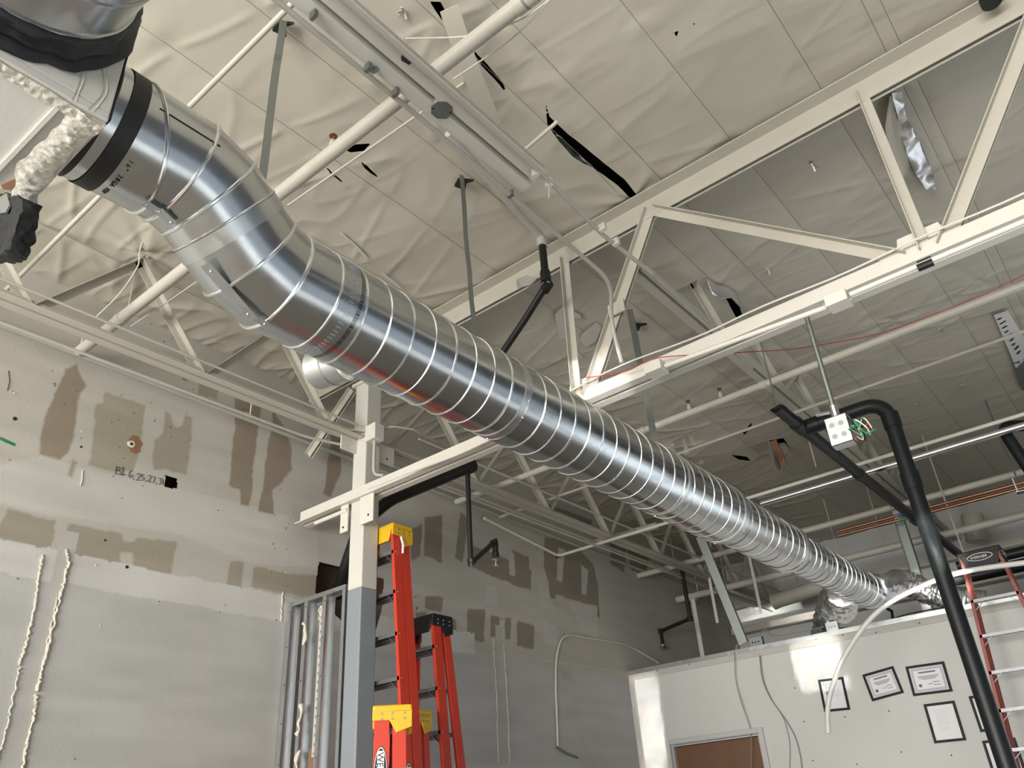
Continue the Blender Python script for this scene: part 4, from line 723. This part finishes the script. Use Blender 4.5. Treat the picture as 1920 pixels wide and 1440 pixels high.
# far ventilation and beams behind the partition
p=at(1350,1160,'y',11.8); zfar=4.1
for i,z in enumerate((3.95,4.35)): tag(MB().box((XL+.02,YE-.30+.1*i,z),(3,YE-.18+.1*i,z+.10)).build('wall_beam',M['steel'],None,0,.004),'long cream beam on the far end wall, %s one'%('lower','upper')[i],'beam')
tag(MB().tube([at(1500,1112,'y',11.2),at(1500,1112,'y',11.2)+Vector((0,0,.9))],.006,8).tube([at(1452,1128,'y',11.2),at(1545,1098,'y',11.2)],.10,20).lathe([(-.02,.11),(.02,.11)],at(1452,1128,'y',11.2),at(1545,1098,'y',11.2)-at(1452,1128,'y',11.2),20).build('vent_stub',M['pipe'],None),'short cream round duct by the far end wall','duct')
a=at(1610,1000,'z',4.9); tag(MB().tube([at(1822,965,'y',11.5),at(1832,1015,'y',11.5)],.13,20).build('roof_drain',M['pipe'],None),'cream round pipe stub under the roof at the far right','pipe')
# ------------------------------------------------------------------ step ladders
def ladder(label,o,U,V,width,ztop,zcap,flare,gapv,rearlean,frontlean,capmat,railmat,loop=None,stickers=True,nsteps=None,webw=.085,capdepth=.2,lab_z=None,back_steps=True):
    U,V=Vector(U).normalized(),Vector(V).normalized(); o=Vector(o)
    L=thing('step_ladder',label,'ladder',(o.x,o.y,0),'fiberglass step ladders')
    def W(u,v,z): return Vector((o.x,o.y,0))+U*u+V*v+Vector((0,0,z))
    def rail(side,front,zb=0.0):
        z0,z1=zb,ztop-.05; e=lambda z:(ztop-z)
        u0,u1=side*(width/2+flare*e(z0)),side*(width/2+flare*e(z1))
        v0,v1=((0-frontlean*e(z0)),(0-frontlean*e(z1))) if front else ((gapv+rearlean*e(z0)),(gapv+rearlean*e(z1)))
        t=.005; fl=.028; wd=webw if front else webw*.9
        poly=[(0,0),(0,wd),(-fl,wd),(-fl,wd-t),(-t,wd-t),(-t,t),(-fl,t),(-fl,0)]
        b=MB().sweep(W(u0,v0,z0),W(u1,v1,z1),[(a*1.0,c) for a,c in poly],U*side,V); r=b.build('rail',M[railmat],L,0,.0012); return r,(u0,u1,v0,v1,wd)
    rails={}
    for s in (-1,1):
        for f in (True,False): rails[(s,f)]=rail(s,f)
    zs=[]; z=.30
    while z<ztop-.2: zs.append(z); z+=.305
    for z in zs:
        e=ztop-z; hw_=width/2+flare*e-.006; vf=-frontlean*e
        b=MB().sweep(W(-hw_,vf+.004,z),W(hw_,vf+.004,z),[(0,0),(.078,0),(.078,.006),(.006,.006),(.006,.0)],V,Vector((0,0,1)))
        b=MB(); b.sweep(W(-hw_,vf,z),W(hw_,vf,z),[(0,-.026),(.004,-.026),(.004,-.004),(.076,-.004),(.076,-.026),(.08,-.026),(.08,0),(0,0)],V,Vector((0,0,1)))
        st_=b.build('step',M['alu'],L,0)
        for s in (-1,1):
            MB().bar(W(s*(hw_-.002),vf+.02,z-.10),W(s*(hw_-.10),vf+.02,z-.02),.004,.018,V).build('step_brace',M['alu'],st_,0)
            for dz in (-.013,-.06):
                MB().lathe([(0,.006),(.003,.005),(.005,.002)],W(s*(hw_+.006),vf+.02,z+dz),U*s,8).build('rivet',M['rivet'],L)
        if back_steps:
            vr=gapv+rearlean*e; MB().bar(W(-hw_,vr+.03,z-.02),W(hw_,vr+.03,z-.02),.016,.03).build('rear_bar',M['alu'],L,0)
    cw=width/2+.018; c=MB()
    c.add([],[])
    prof=[(-cw,-.012),(-cw,capdepth+.012),(cw,capdepth+.012),(cw,-.012)]
    b=MB().prism([W(a,v,ztop) for a,v in prof],(0,0,-.045)).build('top_cap',M[capmat],L,0,.01)
    for s in (-1,1):                       # the cap's cheek plates that clasp the rails, with their bolts
        ck=[W(s*cw,-.012,ztop-.03),W(s*cw,capdepth+.012,ztop-.03),W(s*cw,capdepth+.012,ztop-zcap*.8),W(s*cw,capdepth*.62,ztop-zcap),W(s*cw,capdepth*.42,ztop-zcap*.55),W(s*cw,-.012,ztop-zcap*.55)]
        k=MB().prism(ck,U*(-s)*.016).build('cap_cheek',M[capmat],L,0,.003)
        for v in (.04,capdepth*.5,capdepth-.03):
            for zz_ in (.045,.075): MB().lathe([(0,.007),(.004,.006)],W(s*(cw),v,ztop-zz_),U*s,8).build('cap_bolt',M['galv_dull'] if capmat!='black' else M['rivet'],k)
    MB().prism([W(-cw+.02,-.011,ztop-.04),W(cw-.02,-.011,ztop-.04),W(cw-.05,-.011,ztop-zcap*.8),W(-cw+.05,-.011,ztop-zcap*.8)],V*.01).build('cap_apron',M[capmat],L,0,.003)
    if lab_z:
        for s in stickers:
            e=ztop-lab_z; u=s*(width/2+flare*e)+s*.001; v=-frontlean*e+webw*.5; n=U*s; dz=Vector((0,0,-1)); cpt=W(u,v,lab_z); uy=n.cross(dz)
            ax=(W(s*(width/2+flare*(ztop-0)),-frontlean*ztop,0)-W(s*width/2,0,ztop)).normalized()
            def ell(ra,rb,h): return [cpt+ax*(ra*math.cos(i*math.pi/16))+uy*(rb*math.sin(i*math.pi/16))+n*h for i in range(32)]
            q=MB().prism(ell(.15,.040,.0),n*.0012).build('oval_sticker',M['blacklabel'],L,0); MB().prism(ell(.145,.037,.0012),n*.0006).build('sticker_rim',M['whitelabel'],q,0)
            MB().prism(ell(.138,.034,.0018),n*.0006).build('sticker_field',M['blacklabel'],q,0)
            bnd=[cpt+ax*a+uy*c+n*.0026 for a,c in ((-.125,-.019),(.125,-.019),(.125,.019),(-.125,.019))]
            MB().prism(bnd,n*.0005).build('sticker_band',M['whitelabel'],q,0)
            text_mesh('brand_lettering','WERNER',.050,cpt-ax*.118-uy*.018+n*.0034,ax,uy,M['blacklabel'],q)
    return L
X1=(1,0,0); Y1=(0,1,0)
lt=ladder('tall orange-red step ladder with yellow top, right beside the steel column',(-4.475,3.975,0),X1,Y1,.35,3.565,.17,.082,.088,.004,.0,'yellow','red',lab_z=1.74,stickers=(1,),capdepth=.185)
p=at(752,1000,'x',-4.28); MB().tube([Vector((-4.27,p.y-.01,3.46)),Vector((-4.262,p.y+.005,3.40)),Vector((-4.26,p.y+.0,3.33))],.009,8).build('white_rag',M['whitelabel'],lt)
ladder('orange-red step ladder with yellow top, lowest and nearest, turned edge-on',(-3.80,3.40,0),(.72,-.69,0),(.69,.72,0),.30,2.125,.15,.05,.100,.012,.012,'yellow','red',lab_z=1.76,stickers=(1,),capdepth=.2)
ladder('orange-red step ladder with yellow top, half hidden behind the tall one',(-4.50,4.24,0),X1,Y1,.33,2.255,.16,.05,.06,.004,.0,'yellow','red',capdepth=.15)
ladder('orange-red step ladder with black top, behind and right of the tall one',(-4.565,4.50,0),X1,Y1,.33,2.98,.17,.085,.10,.05,.0,'black','red',lab_z=1.72,stickers=(1,),capdepth=.2)
# far ladder by the partition
lf=ladder('faded red step ladder with black top near the right edge',(-1.13,8.30,0),X1,Y1,.33,3.47,.20,.085,.10,.03,.0,'black','red_f',capdepth=.2,back_steps=False)
fc=Vector((-1.13,8.288,3.40)); q=MB(); 
q.tube([fc+Vector((.105*math.cos(i*math.pi/16),-.002,.032*math.sin(i*math.pi/16))) for i in range(32)],.003,6,closed=True).build('cap_oval',M['whitelabel'],lf)
text_mesh('brand_lettering','WERNER',.036,fc+Vector((-.082,-.003,-.013)),(1,0,0),(0,0,1),M['whitelabel'],lf)
# ------------------------------------------------------------------ bare metal stud stub wall between left wall and column
sf=thing('metal_stud_wall','bare galvanized stud frame standing between the left wall and the column','stud frame',(-4.95,3.86,0))
fx0,fx1,fy0,fy1,fz=-5.285,-4.605,3.80,3.892,3.128
def cstud(x,open_=1,nm='stud',fy=fy1):
    b=MB(); z0,z1=0,fz-.002; t=.0015
    for a,c in (((x,fy0+.001,z0),(x+.036*open_,fy0+.001+t,z1)),((x,fy-t-.001,z0),(x+.036*open_,fy-.001,z1)),((x,fy0,z0),(x+t*open_,fy,z1))): b.box(a,c)
    return b.build(nm,M['galv'],sf,0)
st_=[cstud(fx0,1),cstud(fx0+.20,1),cstud(fx0+.42,1),cstud(fx1-.002,-1)]
MB().box((fx0-.005,fy0-.003,fz-.03),(fx1,fy0-.001,fz)).box((fx0-.005,fy1+.001,fz-.03),(fx1,fy1+.003,fz)).box((fx0-.005,fy0-.003,fz),(fx1,fy1+.003,fz+.002)).build('top_track',M['galv'],sf,0)
for i,s in enumerate(st_[:3]):
    for k in range(9): MB().lathe([(0,.005),(.003,.003)],(fx0+[0,.2,.42][i]+.018,fy0,.9+.27*k),(0,-1,0),6).build('screw',M['dark'],s)
rnd=random.Random(9)
for x,z,h in ((fx0+.22,2.86,.16),(fx0+.235,2.25,.2),(fx0+.24,1.98,.13),(fx0+.40,2.98,.10)):
    q=[Vector((x+rnd.uniform(-.02,.03),fy0-.004-rnd.uniform(0,.012),z+h*(k/5-.5)+rnd.uniform(-.01,.01))) for k in range(6)]
    MB().tube(q,.014,7,True,rs=[rnd.uniform(.004,.018) for _ in q],jit=.3).build('board_scrap',M['plaster'],sf)
MB().box((fx0+.30,fy1-.02,2.0),(fx0+.40,fy1-.016,3.06)).build('back_board',M['boardstrip'],sf,0)
MB().box((fx0+.26,fy1-.014,1.1),(fx0+.40,fy1-.011,2.06)).build('stained_board',M['tornpaper'],sf,0)
b=MB()
for k in range(16): b.lathe([(0,.011),(.003,.007),(.004,.011)],(fx0+.33,fy1-.021,2.02+k*.06),(0,-1,0),8)
b.build('adhesive_dabs',M['ink'],sf)
# ------------------------------------------------------------------ framed papers on the partition
frames=[('narrow black-framed page with a small portrait, left of the others behind the hose',[(1533,1275.6),(1580.3,1269),(1596,1331),(1548,1335)],'portrait'),
('black-framed certificate tilted on the wall, upper left of the pair',[(1617,1266),(1674.7,1249),(1695.6,1299),(1636.7,1315)],'cert'),
('black-framed certificate hanging straight, just left of the black vent pipe top row',[(1698,1250),(1770.6,1240.6),(1786.4,1296),(1713.6,1306)],'cert'),
('upright black-framed letter below the two certificates',[(1732,1321),(1790,1313.6),(1812,1388),(1753,1394)],'page'),
('black-framed page mostly hidden behind the black vent pipe and ladder rail, upper',[(1817,1306),(1869,1298),(1895.6,1366),(1838.6,1373)],'page'),
('black-framed page behind the black vent pipe at the lower right edge',[(1843,1388.6),(1906,1383),(1924,1452),(1862,1458)],'page')]
for lab,px,kind in frames:
    w_=[at(a,b,'y',YP) for a,b in px]; c=sum(w_,Vector())/4; ux=((w_[1]-w_[0])+(w_[2]-w_[3])); ux.y=0; W_=ux.length/2; ux.normalize(); uz=Vector((-ux.z,0,ux.x)); H_=(((w_[0]-w_[3]).dot(uz))+((w_[1]-w_[2]).dot(uz)))/2
    f=thing('picture_frame',lab,'picture frame',(c.x,YP-.01,c.z-H_/2),'framed papers on the partition')
    def P(a,b,d=0): return c+ux*a*W_/2+uz*b*H_/2+Vector((0,-d,0))
    k=.022; kx,kz=1-2*k/W_,1-2*k/H_
    b=MB()
    for q in (((-1,-1),(1,-1),(kx,-kz),(-kx,-kz)),((1,-1),(1,1),(kx,kz),(kx,-kz)),((1,1),(-1,1),(-kx,kz),(kx,kz)),((-1,1),(-1,-1),(-kx,-kz),(-kx,kz))): b.prism([P(a,z_,.018) for a,z_ in q],(0,.017,0))
    b.build('frame_border',M['frame'],f,0)
    pp=MB().prism([P(-kx,-kz,.006),P(kx,-kz,.006),P(kx,kz,.006),P(-kx,kz,.006)],(0,.005,0)).build('paper_sheet',M['paper'],f,0)
    def strip(name,a0,a1,b0,b1,mt,d=.0066): return MB().prism([P(a0*kx,b0*kz,d),P(a1*kx,b0*kz,d),P(a1*kx,b1*kz,d),P(a0*kx,b1*kz,d)],(0,.0004,0)).build(name,M[mt],pp,0)
    if kind=='cert':
        strip('certificate_border',-.94,.94,-.94,.94,'greypaper'); strip('certificate_field',-.80,.80,-.74,.74,'paper',.0072)
        for a0,a1,b0 in ((-.5,.5,.50),(-.62,.62,.22),(-.55,.55,.11),(-.4,.4,.0),(.15,.6,-.3),(-.1,.15,-.42),(.2,.6,-.52)): strip('printed_line',a0,a1,b0,b0+(.12 if b0==.5 else .05),'ink',.0078)
        MB().lathe([(0,.016),(.0004,.016)],P(-.5,-.38,.0078),(0,-1,0),16).build('seal',M['ink'],pp)
    elif kind=='page':
        for i in range(11): strip('printed_line',-.55,.2+.3*((i*7)%5)/5,.68-.115*i,.70-.115*i,'greypaper')
    else:
        strip('portrait_face',-.62,-.45,-.02,.2,'face'); strip('portrait_hair',-.68,-.62,-.1,.24,'hair'); strip('portrait_hair',-.45,-.38,-.1,.24,'hair'); strip('portrait_hair',-.62,-.45,.19,.26,'hair'); strip('page_heading',-.7,-.2,.5,.6,'greypaper')
        for i in range(4): strip('printed_line',-.2,.6,.3-.13*i,.32-.13*i,'greypaper')
# ------------------------------------------------------------------ cables, boxes and hose by the partition
def wallcable(label,px,r=.0045,mt='greywire',y=YP-.022):
    pipe('hanging_cable',label,'cable',smooth_path([at(a,b,'y',y if i else YP+.03) for i,(a,b) in enumerate(px)],6),r,M[mt],'cables over the partition',8)
wallcable('grey cable over the partition left of the door top, darker of the pair',[(1381,1208),(1378,1222),(1379,1270),(1388,1310),(1400,1345),(1407,1370),(1409,1400),(1408,1445)])
wallcable('thin pale cable beside the dark one over the door frame',[(1383,1207),(1380,1225),(1381,1275),(1393,1318),(1408,1366),(1410,1374)],.003,'whitewire')
wallcable('grey cable over the partition right of the door, splitting lower down',[(1424,1202),(1425,1240),(1430,1275),(1445,1310),(1470,1345),(1490,1380),(1500,1415),(1504,1445)])
wallcable('thin cable strand hanging inside the split of the right cable',[(1426,1204),(1427,1240),(1432,1276),(1447,1312),(1468,1345),(1476,1370),(1481,1400),(1480,1445)],.003)
def wallbox(label,px,py,w_,h_,mt):
    p=at(px,py,'y',YP+.03); t=thing('junction_box',label,'junction box',(p.x,p.y,ZPT)); MB().box((p.x-w_/2,YP,ZPT+.013),(p.x+w_/2,YP+.06,ZPT+h_)).build('box_body',M[mt],t,0,.003)
    for dx in (-.3,0,.3): MB().lathe([(0,.009),(.002,.009)],(p.x+dx*w_*.8,YP-.0005,ZPT+h_*.5),(0,-1,0),10).build('knockout',M['dark' if mt!='galv' else 'galv_dull'],t)
wallbox('dark grey junction box on the partition top beside the leaning stud',1416,1190,.15,.11,'galv_dull'); wallbox('bare metal junction box on the partition top in front of the foil duct',1560,1170,.13,.11,'galv')
pipe('loose_cable','loose cables lying along the partition top between two boxes','cable',smooth_path([at(1424,1190,'y',YP+.02),at(1436,1180,'y',YP+.03),at(1450,1192,'y',YP+.03),at(1495,1186,'y',YP+.03),at(1545,1176,'y',YP+.03)],8),.005,M['greywire'],n=8)
pipe('loose_cable','dark cable lying along the partition top under the foil duct','cable',smooth_path([at(1575,1178,'y',YP+.02),at(1640,1172,'y',YP+.02),at(1700,1152,'y',YP+.03),at(1775,1138,'y',YP+.03)],8),.006,M['black'],n=8)
hp_=smooth_path([at(a,b,'y',7.7) for a,b in ((1553,1375),(1552,1330),(1560,1290),(1583,1232),(1628,1165),(1672,1128),(1720,1103),(1775,1080),(1840,1066),(1960,1050))],8)
ho=pipe('plastic_hose','white plastic hose arching down over the framed papers','hose',hp_,.022,M['pex'],n=14); MB().lathe([(0,.014),(.002,.014)],hp_[0],hp_[0]-hp_[1],10).build('hose_bore',M['dark'],ho)
lp=smooth_path([at(a,b,'x',XL+.02) for a,b in ((1046,1400),(1044,1340),(1042,1280),(1045,1225),(1060,1193),(1100,1196),(1160,1206),(1190,1217))]+[at(1235,1243,'x',XL+.1)],8)
pipe('cable_loop','pale stiff cable looping up the left wall beside the partition','cable',lp,.011,M['whitewire'],n=8)
tag(MB().tube([at(1045,1401,'x',XL+.03),at(1060,1412,'x',XL+.05),at(1083,1421,'x',XL+.1)],.012,7,jit=.3).build('bark_strip',M['galv_dull'],None),'dark ragged strip sticking out of the left wall under the cable loop','strip')
# ------------------------------------------------------------------ loose facing, foil in the roof gaps
def sheet(name,label,cat,px,z,th,mt,wob=.03,parent=None,n=6):
    q=[at(a,b,'z',z) for a,b in px]; b=MB().prism(q,(0,0,th)); me=bpy.data.meshes.new('t'); me.from_pydata(b.v,[],b.f); bm=bmesh.new(); bm.from_mesh(me); bmesh.ops.triangulate(bm,faces=bm.faces); bmesh.ops.subdivide_edges(bm,edges=bm.edges,cuts=n,use_grid_fill=True)
    for v in bm.verts: v.co.z+=wob*(mnoise.noise(v.co*5)+.5*mnoise.noise(v.co*13))
    b=MB(); bm.verts.index_update(); b.add([v.co.copy() for v in bm.verts],[[v.index for v in f.verts] for f in bm.faces]); bm.free()
    o=b.build(name,M[mt],parent,80); 
    if parent is None: tag(o,label,cat)
    return o
sheet('foil_sheet','crumpled silver foil showing in the dark roof gap above the strut bar','foil sheet',((1020,250),(1050,262),(1100,305),(1150,348),(1186,376),(1160,372),(1110,338),(1050,290)),ZC+.09,.004,'foil',.05)
tag(MB().ribbon([at(842,15,'z',5.03),at(868,95,'z',4.98),at(890,150,'z',4.97),at(925,235,'z',5.0)],.10,.004,(.8,.3,.1)).build('facing_strip',M['ceil'],None,60),'long flat strip of white facing hanging loose left of the dark roof gap','insulation strip')
def drape(label,px,zt,zb,mt='ceil'):
    n=len(px); top=[at(a,b,'z',zt) for a,b,_,_ in px]; bot=[at(c,d,'z',zb) for _,_,c,d in px]; vs=[];K=10
    for i in range(n):
        for k in range(K): vs.append(top[i].lerp(bot[i],k/(K-1))+Vector((0,0,-.03*math.sin(math.pi*k/(K-1))+.015*mnoise.noise(Vector((i*.9,k*.5,zt)))))) 
    b=MB().add(vs,[(i*K+k,i*K+k+1,(i+1)*K+k+1,(i+1)*K+k) for i in range(n-1) for k in range(K-1)])
    o=b.build('loose_facing',M[mt],None,80); s=o.modifiers.new('thick','SOLIDIFY'); s.thickness=.004; return tag(o,label,'insulation flap')
drape('loose flap of facing beside the silver foil, right of the truss web',((1672,172,1668,178),(1684,200,1660,240),(1690,230,1668,300),(1702,268,1688,340),(1716,330,1692,345)),5.06,4.98)
sheet('foil_sheet','long crumpled silver foil strip hanging beside the right truss web','foil sheet',((1671,172),(1690,170),(1701,222),(1726,268),(1751,328),(1758,362),(1738,357),(1712,318),(1690,262),(1682,215)),5.02,.003,'foil',.05,None,9)
drape('torn grey flap hanging below a dark roof hole right of the double brace',((1325,520,1336,552),(1340,530,1352,560),(1358,535,1372,556),(1380,545,1392,580),(1388,560,1396,592)),5.07,4.95,'foil')
drape('ragged facing flap hanging above the far end of the duct',((1440,828,1446,850),(1455,832,1452,880),(1470,830,1462,890),(1480,838,1470,860)),5.07,4.8)
b=at(1450,826,'z',5.03); tag(MB().bar(b,at(1470,872,'z',4.78),.07,.02).build('brown_scrap',M['tornpaper'],None,0),'brown torn insulation scrap hanging from a roof hole over the duct','insulation scrap')
lb=sheet('printed_label','white printed label strip on the ceiling facing at the right edge','label',((1864,592),(1890,583),(1925,640),(1925,672),(1905,690)),5.035,.002,'whitelabel',.004,None,3)
for i in range(9):
    t=i/9; a=at(1870+t*42,600+t*72,'z',5.033); bq=at(1885+t*34,592+t*70,'z',5.033); MB().bar(a,a.lerp(bq,.5+.45*((i*5)%3)/3),.022,.001).build('printed_line',M['blacklabel'],lb,0)
sheet('foil_sheet','grey duct tape patch on the ceiling facing at the right edge','tape patch',((1900,680),(1925,672),(1925,735),(1915,730)),5.035,.002,'galv_dull',.004,None,2)
for px,py in ((1525,314),(1442,510),(1672,532),(1805,725),(1718,758),(758,28),(1765,620)):   # gathered pin points in the facing
    c=at(px,py,'z',ZC-.05); b=MB(); rnd=random.Random(px)
    for k in range(5):
        a=rnd.uniform(0,6.28); b.bar(c+Vector((0,0,.03)),c+Vector((.035*math.cos(a),.035*math.sin(a),rnd.uniform(-.01,.02))),.012,.004)
    b.build('facing_tuft',M['foil'] if px!=758 else M['ceil'],ce,0)
sp_=at(1860,5,'z',4.95); tag(MB().lathe([(0,.05),(.04,.05),(.05,.035),(.09,.03)],sp_,(0,0,1),18).build('roof_fitting',M['black'],None),'black round fitting above the truss at the top right edge','pipe')
# ------------------------------------------------------------------ patches of sunlight thrown back up from the car park
def beam(px,py,ax,v,src,wd,ht,power,sp=1.2):
    t=at(px,py,ax,v); area('bounced_sun',src,t,wd,ht,power,(1,.99,.96),sp)
beam(1535,1240,'y',YP,(1.5,-6.9,1.2),.50,.55,1.15,.35)
beam(1217,1350,'y',YP,(1.6,-6.9,.8),.30,1.0,.9,.35)
for px,py,wd,ht in ((1397,1136,.16,.13),(1424,1130,.16,.13),(1403,1164,.22,.26),(1428,1158,.17,.25),(1450,1153,.14,.24),(1476,1146,.18,.22)):
    beam(px,py,'y',YE,(2.6,9.2,2.9),wd,ht,.16,.3)
for px,py,wd,ht in ((1508,992,.5,.2),(1545,975,.25,.2),(1530,1008,.4,.10)): beam(px,py,'z',5.05,(2.8,8.2,2.4),wd*.6,ht,.3,.3)
beam(1110,715,'y',YT,(1.5,-6.9,.9),.5,.35,.8,.4)
beam(690,230,'z',ZN,(2.5,-5,.7),.16,.16,.12,.4)
beam(1740,1100,'y',8.95,(1.2,-6.9,1.1),.75,.35,2.6,.35)  # added beam that brightens the dull foil flexible duct
